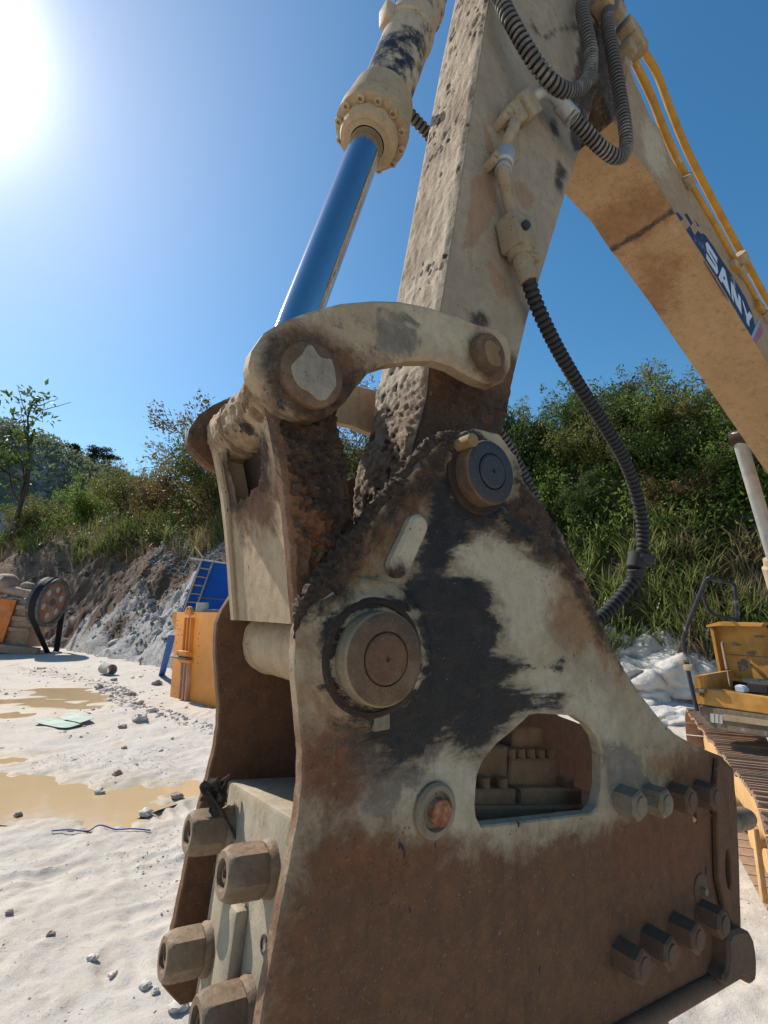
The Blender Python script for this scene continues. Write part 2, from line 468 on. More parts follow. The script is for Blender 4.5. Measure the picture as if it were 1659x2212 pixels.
M_crust = grime('rust_crust', (.062, .040, .027), (.038, .026, .020), rust=.35, rustc=((.095, .045, .024), (.045, .028, .02)), black=.12, bump=1.0, grit=.35)
M_collar = grime('collar_steel', (.20, .135, .088), (.085, .058, .042), rust=.42, black=.22, bump=1.0, scratch=.6)
M_pinend = grime('pin_steel', (.18, .10, .062), (.09, .055, .038), rust=.4, black=.15, bump=.9)
M_oily = grime('oily_steel', (.040, .036, .036), (.024, .024, .028), rust=.16, bump=.35, rough=.45, spec=.5)
M_head = grime('breaker_head_paint', (.32, .30, .25), (.23, .21, .165), rust=.28, rustc=((.27, .16, .07), (.16, .085, .045)), bump=.3, rough=.6)
M_nut = grime('nut_steel', (.24, .195, .14), (.12, .09, .066), rust=.5, black=.12, scratch=.8, bump=.35, rough=.6)
M_boltr = grime('bolt_rust', (.14, .085, .055), (.10, .066, .05), rust=.35, bump=.45)
M_boltg = grime('bolt_grey', (.23, .20, .155), (.155, .125, .092), rust=.3, bump=.45)
M_inner = grime('inner_steel', (.20, .13, .08), (.13, .082, .05), rust=.3, black=.2, bump=.5)
M_cakerust = grime('rust_and_dust', (.40, .36, .30), (.30, .25, .19), rust=.9, rustc=((.26, .09, .03), (.16, .06, .026)), bump=.6)
M_tan = grime('tan_pin', (.24, .165, .085), (.17, .11, .06), rust=.15, bump=.4)

PA = AB(834, 1423, -.064); PB = AB(1062, 1019, -.055); PC = AB(681, 804, -.03); PD = AB(1064, 758, -.03)
WM = .29            # middle plane of the arm
WF = .58            # far face of the breaker

# ------------------------------------------------------------------ hydraulic breaker
plate_px = [(985, 938), (1025, 924), (1080, 938), (1114, 985), (1132, 1045), (1170, 1100), (1205, 1150), (1235, 1208), (1263, 1270), (1290, 1330), (1320, 1396), (1352, 1452),
            (1386, 1502), (1420, 1546), (1460, 1586), (1505, 1612), (1560, 1634), (1584, 1660), (1592, 1740), (1597, 1850), (1600, 1960), (1603, 2090),
            (1384, 2214), (1100, 2375), (800, 2545), (560, 2680), (500, 2620), (530, 2420), (563, 2212), (577, 2130), (592, 2050), (611, 1950), (630, 1850), (646, 1762), (653, 1700),
            (655, 1630), (649, 1560), (640, 1480), (638, 1420), (641, 1365), (655, 1320), (690, 1262), (740, 1192), (790, 1132), (830, 1082), (862, 1048), (902, 992), (945, 955)]
plate = ABs(plate_px, 0)
win_px = [(1040, 1785), (1030, 1765), (1028, 1740), (1032, 1676), (1046, 1641), (1075, 1606), (1116, 1573), (1145, 1545), (1165, 1541), (1242, 1546), (1271, 1565), (1292, 1594),
          (1300, 1629), (1300, 1700), (1292, 1742), (1278, 1757)]
def ell(cx, cy, rx, ry, n=20, tilt=0.0):
    return [(cx + rx * math.cos(t) * math.cos(tilt) - ry * math.sin(t) * math.sin(tilt), cy + rx * math.cos(t) * math.sin(tilt) + ry * math.sin(t) * math.cos(tilt)) for t in np.linspace(0, 2 * math.pi, n, endpoint=False)]
hol = [ABs(win_px, 0), ABs(ell(1503, 1766, 5, 12, 14), 0), ABs(ell(1540, 1757, 4, 10, 14, -.35), 0)]
S = {}
S['grease'] = [ABs(q, 0) for q in (
    [(949, 1010), (975, 1075), (1010, 1110), (1000, 1135), (984, 1160), (962, 1205), (950, 1240), (1000, 1250), (1039, 1270), (1054, 1324), (1078, 1359), (1082, 1387), (1064, 1410), (1097, 1428), (1127, 1441), (1089, 1468), (1130, 1486),
     (1205, 1514), (1208, 1524), (1150, 1516), (1160, 1530), (1112, 1545), (1100, 1570), (1069, 1588), (1037, 1622), (1000, 1600), (960, 1590), (900, 1622), (851, 1630), (806, 1599), (800, 1556), (851, 1535), (909, 1496), (915, 1413), (896, 1336), (876, 1302),
     (890, 1270), (905, 1220), (922, 1185), (930, 1140), (940, 1085)],
    [(1125, 1438), (1165, 1430), (1215, 1436), (1212, 1450), (1160, 1450)],
    [(1080, 1120), (1130, 1140), (1170, 1180), (1205, 1200), (1180, 1195), (1120, 1165)],
    [(700, 1330), (740, 1305), (800, 1300), (830, 1318), (760, 1322), (720, 1350), (700, 1420), (705, 1480), (740, 1530), (715, 1520), (688, 1460), (686, 1390)])]
S['grease'].append(disc(PB, .088, .118)); S['grease'].append(disc(PA, .1, .118))
S['fringe'] = [(lambda a, b, q=q: sdpoly(a, b, q) + .010) for q in S['grease'][:1]] + [ABs([(930, 1040), (985, 1100), (1060, 1120), (1150, 1170), (1230, 1260), (1210, 1250), (1140, 1190), (1050, 1140), (990, 1170), (940, 1280), (880, 1300), (900, 1200), (930, 1120)], 0),
    ABs([(880, 1300), (915, 1420), (900, 1500), (800, 1560), (740, 1560), (780, 1640), (900, 1660), (960, 1600), (1060, 1600), (1000, 1540), (960, 1400)], 0)]
S['tan'] = [ABs(q, 0) for q in ([(1215, 1215), (1195, 1290), (1190, 1380), (1240, 1400), (1285, 1400), (1330, 1470), (1345, 1470), (1310, 1390), (1262, 1270)], [(650, 1380), (690, 1360), (690, 1480), (740, 1560), (660, 1560)], [(760, 1180), (860, 1090), (905, 1080), (870, 1160), (790, 1250), (720, 1290)],
                                 [(1380, 1640), (1470, 1610), (1540, 1640), (1500, 1690), (1420, 1690)])]
S['rust'] = [ABs(q, 0) for q in (
    [(560, 2700), (540, 2300), (600, 1980), (640, 1800), (740, 1790), (840, 1800), (960, 1830), (1100, 1825), (1240, 1800), (1340, 1790), (1400, 1720), (1470, 1640), (1530, 1600), (1700, 1650), (1700, 2100), (1200, 2500)],
    [(650, 1640), (700, 1560), (780, 1610), (820, 1700), (760, 1760), (680, 1720)],
    [(700, 1250), (800, 1130), (900, 1020), (960, 990), (940, 1080), (880, 1110), (800, 1230), (700, 1310)])]
S['redrust'] = [ABs(q, 0) for q in (
    [(655, 1600), (735, 1610), (755, 1690), (690, 1740), (650, 1750)], [(760, 1800), (900, 1830), (1010, 1850), (860, 1900), (720, 1870)],
    [(1320, 1800), (1480, 1780), (1560, 1800), (1500, 1900), (1340, 1880)], [(600, 2000), (640, 2000), (610, 2250), (560, 2260)])]
S['mud'] = [ABs(q, 0) for q in (
    [(1010, 922), (940, 945), (855, 1040), (785, 1125), (685, 1255), (635, 1340), (640, 1372), (700, 1320), (765, 1240), (815, 1180), (860, 1120), (905, 1080), (950, 1040), (975, 1000), (990, 960)],
    [(1112, 985), (1135, 1040), (1210, 1150), (1266, 1265), (1312, 1380), (1350, 1455), (1335, 1445), (1285, 1365), (1235, 1275), (1185, 1215), (1130, 1185), (1070, 1140), (1020, 1125), (1060, 1105), (1100, 1080)])]
S['pale'] = [ABs(q, 0) for q in ([(990, 1180), (1030, 1150), (1080, 1170), (1150, 1220), (1200, 1290), (1180, 1380), (1130, 1410), (1080, 1330), (1050, 1270), (960, 1230)],
                                 [(1120, 1460), (1220, 1455), (1330, 1540), (1330, 1640), (1290, 1600), (1240, 1540), (1160, 1535)], [(900, 1640), (1000, 1620), (1025, 1680), (1020, 1780), (1100, 1800), (960, 1810), (880, 1760)])]
S['blue'] = [ABs(q, 0) for q in ([(740, 1560), (800, 1640), (900, 1640), (960, 1600), (900, 1700), (820, 1760), (740, 1740), (700, 1640)], [(1300, 1600), (1360, 1610), (1420, 1700), (1340, 1760), (1310, 1700)])]
_mudsd = S['mud']
weldl = [(ABs([(1192, 1235), (1196, 1310), (1188, 1385), (1228, 1408)], 0), .006, .012), (ABs([(1262, 1318), (1296, 1390), (1350, 1470), (1420, 1560)], 0), .005, .014), (ABs([(1140, 1072), (1120, 1140), (1060, 1142), (1004, 1150), (965, 1215), (925, 1262), (890, 1290)], 0), .005, .008),
         (ABs([(760, 1300), (720, 1345), (700, 1420), (708, 1490), (745, 1540), (800, 1560)], 0), .004, .008)]
def plate_relief(a, b):
    m = np.maximum(*[sdpoly(a, b, q) for q in _mudsd]); k = np.clip(m / .02 + .3, 0, 1)
    lump = np.maximum(fbm(a * 120, b * 120, 3, 3) - .3, 0) * .028 * k + np.maximum(fbm(a * 30, b * 30, 3, 8) - .35, 0) * .022 * k
    dA = np.hypot(a - PA[0], b - PA[1])
    boss = np.clip((.165 - dA) / .006, 0, 1) * .012 + np.clip((.138 - dA) / .005, 0, 1) * .010
    gr = np.maximum.reduce([sdpoly(a, b, q) for q in S['grease'][:3]])
    for pl, hg, wd in weldl:
        dd_ = np.full(np.shape(a), 9.0); ss_ = np.zeros(np.shape(a)); L0 = 0
        for (x1, y1), (x2, y2) in zip(pl[:-1], pl[1:]):
            ex, ey = x2 - x1, y2 - y1; l_ = math.hypot(ex, ey); t = np.clip(((a - x1) * ex + (b - y1) * ey) / l_ ** 2, 0, 1); d_ = np.hypot(a - x1 - t * ex, b - y1 - t * ey)
            ss_ = np.where(d_ < dd_, L0 + t * l_, ss_); dd_ = np.minimum(dd_, d_); L0 += l_
        lump = lump + hg * np.exp(-(dd_ / wd) ** 2) * (1 + .25 * np.sin(ss_ * 420))
    return lump + boss + np.clip(gr / .01, 0, 1) * .0015 + (fbm(a * 9, b * 9, 3, 21) - .5) * .002
brk = root('hydraulic_breaker', W(.55, 0.0 + CAM_H - 1.2, WM), 'rusty hydraulic breaker with two thick side plates hung from the excavator arm', 'breaker')
p_near = slab('side_plate', plate, 0, .035, M_plate, brk, hol, res=.0125, bev=.004, stains=S, relief=plate_relief, jit=.0015)
tag(p_near, 'near side plate caked with rust, pale dust and a black grease stain')
St = {k: [disc((0, 0), 5, 6)] for k in ('grease', 'redrust', 'pale', 'blue', 'mud')}
St['rust'] = [disc((0, 0), -1, 50)]
p_far = slab('side_plate', plate, WF, WF - .035, M_plate, brk, [], res=.022, bev=.004, stains=St, jit=.003)
tag(p_far, 'far side plate, dark and rusty on its inner face')

def edge_crust(px, r, seed, parent):
    """lumpy mud caked along an edge of the plate"""
    P = resample(smooth_path([W(*AB(x, y, 0), .008) for x, y in px], 6), .005); n = len(P); seg = 14
    sA = np.arange(n) * .005; env = np.clip(np.minimum(sA, sA[-1] - sA) / .06, .15, 1)
    V, F = tube(P, 1.0, seg); V = V.reshape(n, seg, 3); C = P[:, None, :]; d = V - C
    rr = np.array([[r * env[i] * (.35 + 1.5 * max(0, fbm(sA[i] * 130 + 7, k * 1.7 + seed * 5, 3, seed) - .12)) for k in range(seg)] for i in range(n)])
    V = C + d * rr[:, :, None] * np.array([1, 1, 1]); return mk('mud_crust', V.reshape(-1, 3), F, M_crust, parent, angle=80)
edge_crust([(1000, 930), (945, 955), (902, 992), (862, 1048), (830, 1082), (790, 1132), (740, 1192), (690, 1262), (655, 1320), (640, 1380)], .019, 2, p_near)
edge_crust([(1120, 1010), (1150, 1072), (1205, 1150), (1235, 1208), (1263, 1270), (1290, 1330)], .014, 5, p_near)
def collar(parent, c, r, w0, w1, side, mat, rp, pmat, name='pin_collar', proud=.006):
    """retaining collar of a cross pin: dusty rim, rusty face, the pin's own end set in it"""
    L = w0 - w1
    o = mk(name, *lathe(W(*c, w0), -NV, [(0, r * .97), (.006, r), (L * .5, r * 1.004), (L - .008, r), (L - .003, r - .004)], 64, cap=(False, False)), side, parent, angle=30)
    mk('collar_face', *lathe(W(*c, w0), -NV, [(L - .003, r - .004), (L, r - .012), (L, rp + .003), (L - .008, rp + .003), (L - .008, rp - .004)], 64, cap=(False, True)), mat, o, angle=30)
    mk('pin_end', *lathe(W(*c, w1 + .004), -NV, [(0, rp), (proud, rp - .001), (proud + .003, rp - .006), (proud + .003, .006), (proud - .002, .004)], 40), pmat, o, angle=30)
    return o
# lower pin: flange rings, gap, big collar
mk('flange_ring', *lathe(W(*PA, -.018), -NV, [(0, .124), (.006, .122), (.010, .117), (.010, .108), (.002, .106), (.002, .092)], 56, cap=(False, False)), M_crust, brk, angle=30)
M_rim = grime('dusty_rim', (.27, .23, .165), (.18, .145, .10), rust=.25, black=.1, bump=.8)
collar(brk, PA, .094, 0.0, -.066, M_rim, M_collar, .051, M_pinend)
mk('flange_ring', *lathe(W(*PB, .0), -NV, [(0, .108), (.008, .107), (.012, .102), (.012, .085)], 56, cap=(False, False)), M_crust, brk, angle=30)
cB = collar(brk, PB, .086, 0.0, -.058, M_collar, M_oily, .046, M_oily)
# retaining pegs by the collars
c = np.array(W(*AB(1002, 958, -.03), -.03)); u = DV * .5 + ZV * .85
mk('peg', *cyl(c - NV * .035 - u * .0, c + NV * .02 + u * .0, .018, 20), M_tan, brk)
c = W(*AB(818, 1556, -.012), -.012)
mk('peg', *box(c, DV * .020, ZV * .018, NV * .014, .004), M_boltg, brk)
# welded stop bar
a0, a1 = np.array(AB(906, 1135, -.03)), np.array(AB(866, 1222, -.03))
d = (a1 - a0) / np.linalg.norm(a1 - a0); nrm_ = np.array([-d[1], d[0]]); hw = .027
cap_ = [a1 + hw * (d * math.sin(t) + nrm_ * math.cos(t)) for t in np.linspace(0, math.pi, 10)] + [a0 - hw * (d * math.sin(t) + nrm_ * math.cos(t)) for t in np.linspace(0, math.pi, 10)]
Sx = {k: [disc((0, 0), 5, 6)] for k in ('grease', 'redrust', 'blue', 'rust')}; Sx['pale'] = [disc((0, 0), -1, 50)]; Sx['mud'] = [disc(tuple(a1 + d * .02), -1, .022)]
slab('stop_bar', np.array(cap_), -.034, .001, M_plate, brk, res=.008, bev=.008, stains=Sx)
# mounting bush with a bolt seen end on
cb = AB(936, 1748, 0)
o = mk('mounting_bush', *lathe(W(*cb, .0), -NV, [(0, .056), (.010, .056), (.016, .050), (.016, .040), (.004, .036), (.004, .02)], 40), M_boltg, brk, angle=30)
mk('bolt_end', *cyl(W(*AB(942, 1750, 0), .0), W(*AB(942, 1750, 0), -.022), .027, 28), M_cakerust, o)
# hex bolts on the near plate
def hexbolt(parent, px, py, mat, r=.034, h=.042, ph=.0, wash=False):
    cc = AB(px, py, -h)
    V, F = lathe(W(*cc, .0), -NV, [(0, r), (h - .006, r), (h, r * .86)], 6, phase=ph)
    parts = [(V, F), lathe(W(*cc, 0), -NV, [(h - .001, r * .62), (h + .005, r * .58), (h + .005, .0001)], 20)]
    if wash: parts.append(lathe(W(*cc, 0), -NV, [(0, r * 1.18), (.006, r * 1.16), (.007, r)], 28))
    return mk('bolt', *join(*parts), mat, parent, angle=25)
for (x, y, mt, ph) in ((1385, 1742, M_boltg, .3), (1442, 1737, M_boltg, .1), (1496, 1731, M_boltr, .5), (1549, 1724, M_boltr, .2)):
    hexbolt(brk, x, y, mt, ph=ph, r=.042, h=.062)
for (x, y, ph) in ((1393, 2092, .4), (1453, 2062, .2), (1511, 2030, .35), (1566, 1998, .1)):
    hexbolt(brk, x, y, M_boltr, ph=ph, r=.042, h=.070)
cc = AB(1513, 1922, 0)
o = mk('cover_disc', *lathe(W(*cc, 0), -NV, [(0, .047), (.004, .046), (.005, .043), (.005, .001)], 36), M_boltr, brk, angle=30)
mk('grease_nipple', *cyl(W(*cc, -.004), W(*cc, -.02), .011, 14), M_boltg, o)
# stiffener along the front edge with its slot, and the rail along the bottom
strip = ABs([(1553, 1640), (1586, 1664), (1592, 1800), (1598, 1960), (1599, 2005), (1588, 2010), (1566, 1960), (1553, 1900), (1550, 1800), (1548, 1700)], -.02)
slot = ABs(ell(1574, 1878, 6, 44, 18, -.04), -.02)
Sy = {k: [disc((0, 0), 5, 6)] for k in ('grease', 'redrust', 'blue', 'pale', 'mud')}; Sy['rust'] = [disc((0, 0), -1, 50)]
slab('edge_stiffener', strip, -.02, -.0015, M_plate, brk, [slot], res=.016, stains=Sy)
rail_px = [(1603, 2090), (1384, 2214), (1100, 2375), (800, 2545), (560, 2680)]
pr = [W(*AB(x, y, 0), -.006) + ZV * .012 for x, y in rail_px]
mk('bottom_rail', *tube(resample(pr, .05), .024, 14), M_boltr, brk)
# front nose of the lower cradle
nz = ABs([(1560, 2010), (1592, 2000), (1612, 2010), (1621, 2060), (1620, 2110), (1608, 2124), (1596, 2100), (1572, 2118), (1556, 2126), (1548, 2110), (1562, 2080)], -.03)
slab('nose_block', round_loop(nz, 1), -.05, .05, M_boltr, brk, res=.015, bev=.010)
# breaker cell between the plates: back head with tie-rod nuts on its end face
TL = R(-8.0); D1 = DV * math.cos(TL) + ZV * math.sin(TL); U1 = -DV * math.sin(TL) + ZV * math.cos(TL)
hw0, hw1 = .075, .50
top = np.array(AB(639, 1772, hw0))                     # near top corner of the end face
RO = R(5.0); N1 = NV * math.cos(RO) - U1 * math.sin(RO); U2 = U1 * math.cos(RO) + NV * math.sin(RO)
def HD(s, v, w): return W(*top, hw0) + D1 * s + U2 * v + N1 * (w - hw0)   # along the axis, up, across
def hbox(name, s0, s1, v0, v1, w0, w1, mat, parent, b=.008):
    return mk(name, *box(HD((s0 + s1) / 2, (v0 + v1) / 2, (w0 + w1) / 2), D1 * (s1 - s0) / 2, U2 * (v1 - v0) / 2, N1 * (w1 - w0) / 2, b), mat, parent, angle=30)
head = hbox('back_head', 0.0, .34, -.86, 0.0, hw0, hw1, M_head, brk, .010)
hbox('cylinder_body', .34, 1.35, -.80, -.06, .10, .48, M_inner, brk, .03)
# proud centre rib of the end face
for (v0, v1, w0, w1, t) in ((-.86, -.20, .245, .335, .03),):
    hbox('end_rib', -t, .004, v0, v1, w0, w1, M_head, head, .012)
# bolt-down blocks on top of the body, seen through the window
def wblock(x0, x1, y0, y1, w0, w1, nb=0, tap=0):
    o = slab('valve_block', np.array(ABs([(x0 + tap, y0), (x1 - tap, y0), (x1, y1), (x0, y1)], w0)), w0, w1, M_inner, brk, res=.03, bev=.006)
    for i in range(nb):
        x = x0 + tap + (x1 - x0 - 2 * tap) * (i + .5) / nb; c = np.array(W(*AB(x, y0, w0), w0 + .022))
        mk('cap_screw', *cyl(c - ZV * .004, c + ZV * .026, .0165, 14), M_inner, o)
wblock(1010, 1098, 1612, 1708, .17, .30); wblock(1000, 1116, 1706, 1748, .12, .34, 3); wblock(1124, 1258, 1704, 1742, .12, .34, 0); wblock(1098, 1216, 1640, 1706, .16, .34, 5, 6); wblock(1104, 1178, 1572, 1642, .20, .34, 0, 8)
wblock(1222, 1242, 1682, 1706, .13, .18); wblock(1010, 1330, 1742, 1800, .10, .40)
for s, v, w in ((.14, .0, .30), (.20, .0, .20)):
    cc = HD(s, v, w); mk('screw', *cyl(cc, cc + U1 * .012, .012, 12), M_nut, head)
hbox('end_lug', .10, .16, 0, .075, .14, .22, M_head, head, .008)
def bignut(px, py, wv, tilt):
    """long rounded hexagon tie-rod nut, recessed end with the rod showing"""
    r_ = ray(px, py); p = r_ * ((W0 + wv) / NV.dot(r_)) + np.array([0, 0, CAM_H])
    p = p - D1 * np.dot(p - HD(0, 0, wv), D1)                     # onto the end face
    L = .100; r = .0475
    V, F = lathe(p + D1 * .004, -D1, [(0, r * 1.10), (.012, r * 1.10), (.022, r * .98), (.024, r)], 36)
    a = []
    for s, q, rd in ((.02, 1.0, 0.0), (L * .75, 1.0, .1), (L * .9, .98, .5), (L * .97, .93, 1.0), (L, .86, 1.0), (L, .60, 1.0), (L - .016, .57, 1.0), (L - .016, .36, 1.0)):
        for k in range(48):
            t = 2 * math.pi * k / 48 + tilt; hx = 1 / max(math.cos(((t - tilt) % (math.pi / 3)) - math.pi / 6), .1) * .905
            a.append((s, r * q * (hx * (1 - rd) + .95 * rd * 1.0), t))
    x, y = NV, U1
    V2 = np.array([p - D1 * s + (x * math.cos(t) + y * math.sin(t)) * rr for s, rr, t in a]); F2 = []
    for i in range(7):
        for k in range(48):
            k2 = (k + 1) % 48; F2.append((i * 48 + k, (i + 1) * 48 + k, (i + 1) * 48 + k2, i * 48 + k2))
    F2.append(tuple(7 * 48 + k for k in range(48)))
    o = mk('tie_rod_nut', *join((V, F), (V2, F2)), M_nut, head, angle=32)
    mk('rod_end', *lathe(p - D1 * (L - .02), -D1, [(0, r * .38), (.012, r * .36), (.014, r * .30), (.014, .010), (.006, .008)], 24), M_boltr, o, angle=30)
    return p
nut_far = bignut(505, 1790, .43, .2)
bignut(598, 1872, .16, .1)
bignut(462, 2045, .43, .15)
bignut(545, 2178, .16, .1)
for px, py, wv in ((465, 1880, .46), (573, 2040, .13)):
    r_ = ray(px, py); p = r_ * ((W0 + wv) / NV.dot(r_)) + np.array([0, 0, CAM_H]); p = p - D1 * np.dot(p - HD(0, 0, wv), D1)
    mk('plug', *lathe(p + D1 * .003, -D1, [(0, .016), (.006, .016), (.006, .011), (.001, .010)], 16), M_oily, head)
# chisel showing past the plate's front edge
pc0 = W(*AB(1585, 1772, WM), WM); mk('chisel', *lathe(pc0 - D1 * .5, D1, [(0, .05), (.62, .05), (.66, .04), (.665, .02)], 32), M_nut, brk, angle=30)
# clod of mud and a wire caught on the upper far nut
p = nut_far - D1 * .045 + U1 * .085
bm = bmesh.new(); bmesh.ops.create_icosphere(bm, subdivisions=4, radius=.036)
for v in bm.verts:
    q = v.co * 45; v.co *= .72 + .6 * noise.noise(q) + .5 * noise.noise(q * 2.1) + .3 * noise.noise(q * 4.5)
    v.co.z *= 1.15
V = np.array([v.co[:] for v in bm.verts]) + p; bm.verts.index_update(); F = [[v.index for v in f.verts] for f in bm.faces]; bm.free()
M_clod = plain('dark_clod', (.085, .066, .05), .95, var=.5, bump=.6, scale=60)
clod = root('mud_clod', p - U1 * .03, 'dark clod of dried mud and wire stuck on the breaker nut', 'mud clod')
mk('clod', V, F, M_clod, clod)
mk('wire', *tube(resample(smooth_path([p - D1 * .035 + ZV * .01, p - D1 * .02 - NV * .02, p + D1 * .02 - NV * .05 - ZV * .06, p + D1 * .06 - NV * .075 - ZV * .14]), .008), .003, 8), M_clod, clod)
# ------------------------------------------------------------------ excavator: stick, links, cylinder, boom, hoses
M_rod = plain('chrome_rod', (.46, .49, .55), .06, 1.0, var=.05, bump=.02)
M_barrel = grime('barrel_paint', (.40, .35, .27), (.33, .28, .215), black=.62, bump=.3, rough=.6)
M_gland = grime('gland_paint', (.36, .295, .20), (.30, .24, .165), rust=.08, bump=.3)
M_boom = grime('boom_side_paint', (.31, .235, .165), (.27, .20, .14), layers=(L_PALE, L_SOOT), rust=.1, bump=.3)
L_DIRT = ('rust', (.225, .135, .068), (.17, .10, .055), .12, .07, .85)
M_under = grime('boom_yellow', (.33, .235, .135), (.29, .20, .115), layers=(L_DIRT, L_SOOT), rust=.25, rustc=((.24, .12, .045), (.17, .09, .04)), pale=.12, bump=.35)
M_yellow = plain('yellow_paint', (.52, .26, .035), .55, var=.3, dust=.12)
M_rubber = None
def hosemat(name, top, groove, dust):
    m = Mat(name); n1 = m.noise(9, 6, .7); c = m.mix(m.math('MULTIPLY', m.step(n1, .62 - .3 * dust, .8 - .3 * dust), .85), top, (.30, .265, .215))
    return m.done(m.mix(m.step(m.attr('groove'), .25, .75), c, groove), .75, 0, m.bump(m.noise(120, 4, .7), .25, .004))
M_sleeve = hosemat('hose_sleeve_dusty', (.115, .105, .095), (.016, .015, .015), .45)
M_rubber = hosemat('hose_rubber', (.040, .038, .038), (.010, .010, .011), .05)
M_fit = grime('fitting_dusty', (.31, .265, .195), (.24, .20, .145), black=.1, bump=.35)
M_zinc = plain('zinc_fitting', (.42, .42, .40), .5, .3, var=.3, dust=.3)
M_navy = plain('decal_navy', (.020, .028, .085), .5, var=.3, dust=.08)
M_white = plain('decal_white', (.60, .66, .70), .5, var=.1)
M_lblue = plain('decal_light_blue', (.28, .38, .52), .5, var=.2)
M_pink = plain('decal_pink', (.40, .12, .20), .5, var=.3)

exc = root('excavator', W(4.6, 0, WM), 'dusty yellow tracked excavator, its arm carrying the breaker', 'excavator')

# guide links (the curved pair)
glink_px = [(539, 789), (546, 755), (573, 716), (612, 692), (671, 670), (739, 653), (808, 647), (866, 649), (930, 662), (993, 682), (1037, 701), (1075, 707), (1098, 730), (1107, 762), (1106, 792), (1091, 823), (1071, 831), (1040, 822),
            (1013, 809), (979, 789), (939, 777), (891, 777), (842, 784), (803, 797), (788, 816), (769, 838), (749, 867), (720, 892), (681, 906), (642, 899), (598, 877), (564, 838), (544, 814)]
glink = np.array(ABs(glink_px, 0))
Sg = {'pale': [ABs(q, 0) for q in ([(560, 730), (640, 690), (700, 670), (690, 690), (610, 715), (570, 760)], [(870, 660), (990, 690), (1020, 740), (930, 760), (900, 700)])],
      'rust': [ABs(q, 0) for q in ([(700, 900), (750, 860), (800, 800), (840, 780), (780, 770), (750, 730), (700, 720), (640, 735), (610, 790), (620, 850), (660, 890)], [(1020, 800), (1100, 830), (1100, 780), (1040, 760)])],
      'soot': [disc(PC, .060, .108), disc(PD, .042, .062), ABs([(600, 870), (680, 905), (760, 860), (740, 830), (690, 880), (640, 870)], 0)],
      'blue': [ABs(q, 0) for q in ([(770, 690), (830, 690), (900, 710), (910, 740), (860, 760), (800, 760), (805, 720)], [(820, 672), (880, 680), (905, 700), (850, 695)], [(705, 672), (722, 690), (735, 712), (712, 700)])],
      'mud': [ABs([(620, 880), (690, 905), (745, 868), (790, 815), (775, 800), (740, 845), (690, 885)], 0)]}
def glink_relief(a, b): return (fbm(a * 30, b * 30, 3, 2) - .5) * .003 + np.clip((.105 - np.hypot(a - PC[0], b - PC[1])) / .006, 0, 1) * .006 * fbm(a * 60, b * 60, 2, 4)
slab('guide_link', glink, 0, .05, M_link, exc, res=.0125, bev=.008, stains=Sg, relief=glink_relief)
Sn = {k: [disc((0, 0), 5, 6)] for k in ('pale', 'blue', 'mud')}; Sn['soot'] = [disc(PC, .06, .15)]; Sn['rust'] = [disc(PC, .03, .12)]
slab('guide_link', glink, WF, WF - .05, M_link, exc, res=.02, bev=.008, stains=Sn)
def linkpin(c, r, w0, w1, patch, seed):
    V, F = lathe(W(*c, w0), -NV, [(0, r), (w0 - w1 - .008, r), (w0 - w1 - .002, r * .95), (w0 - w1, r * .9), (w0 - w1, .001)], 56)
    o = mk('link_pin', V, F, M_collar, exc, angle=30)
    # flaked dust cake on the pin's face
    pts = [(c[0] + r * .62 * (.55 + .75 * vnoise(k * .55, seed)) * math.cos(k * .35), c[1] + r * .82 * (.55 + .75 * vnoise(k * .55 + 9, seed)) * math.sin(k * .35)) for k in range(18)]
    if patch: slab('dust_cake', round_loop(pts, 1), w1 - .0035, w1 + .001, patch, o, res=.008, bev=.0015)
    return o
M_cake = grime('pale_cake', (.33, .305, .265), (.20, .175, .145), rust=.35, bump=.9)
linkpin(PC, .073, 0, -.026, M_cake, 3)
linkpin(PD, .058, 0, -.028, M_tan, 8)

# H-link between the lower pin and the guide links
fe = ABs([(578, 850), (592, 910), (608, 1000), (619, 1090), (628, 1180), (637, 1290), (643, 1350)], .06)
be = ABs([(720, 880), (735, 940), (748, 1000), (756, 1090), (757, 1180), (750, 1260), (745, 1350)], .06)
cheek = fe + be[::-1]
def mudrel(a, b): return (np.maximum(fbm(a * 105, b * 105, 4, 31) - .32, 0) * .045 + np.maximum(fbm(a * 28, b * 28, 3, 33) - .4, 0) * .03) * np.clip((b - 2.42) / .12, .15, 1)
Sh = {'rust': [disc((0, 0), -1, 50)], 'mud': [ABs([(585, 840), (740, 860), (770, 1000), (770, 1200), (720, 1180), (690, 1110), (650, 1080), (618, 1010)], .06)], 'redrust': [ABs([(620, 1000), (680, 1060), (720, 1150), (690, 1200), (640, 1130)], .06)],
      'pale': [ABs([(640, 1150), (720, 1200), (720, 1300), (650, 1330)], .06)], 'grease': [disc((0, 0), 5, 6)], 'blue': [disc((0, 0), 5, 6)]}
slab('connecting_link_cheek', np.array(cheek), .06, .10, M_plate, exc, res=.008, bev=.006, stains=Sh, relief=mudrel)
Sk = {k: [disc((0, 0), 5, 6)] for k in ('rust', 'mud', 'blue', 'soot')}; Sk['pale'] = [disc((0, 0), 5, 6)]
slab('connecting_link_cheek', np.array(cheek), .52, .48, M_link, exc, res=.02, bev=.006, stains=Sk)
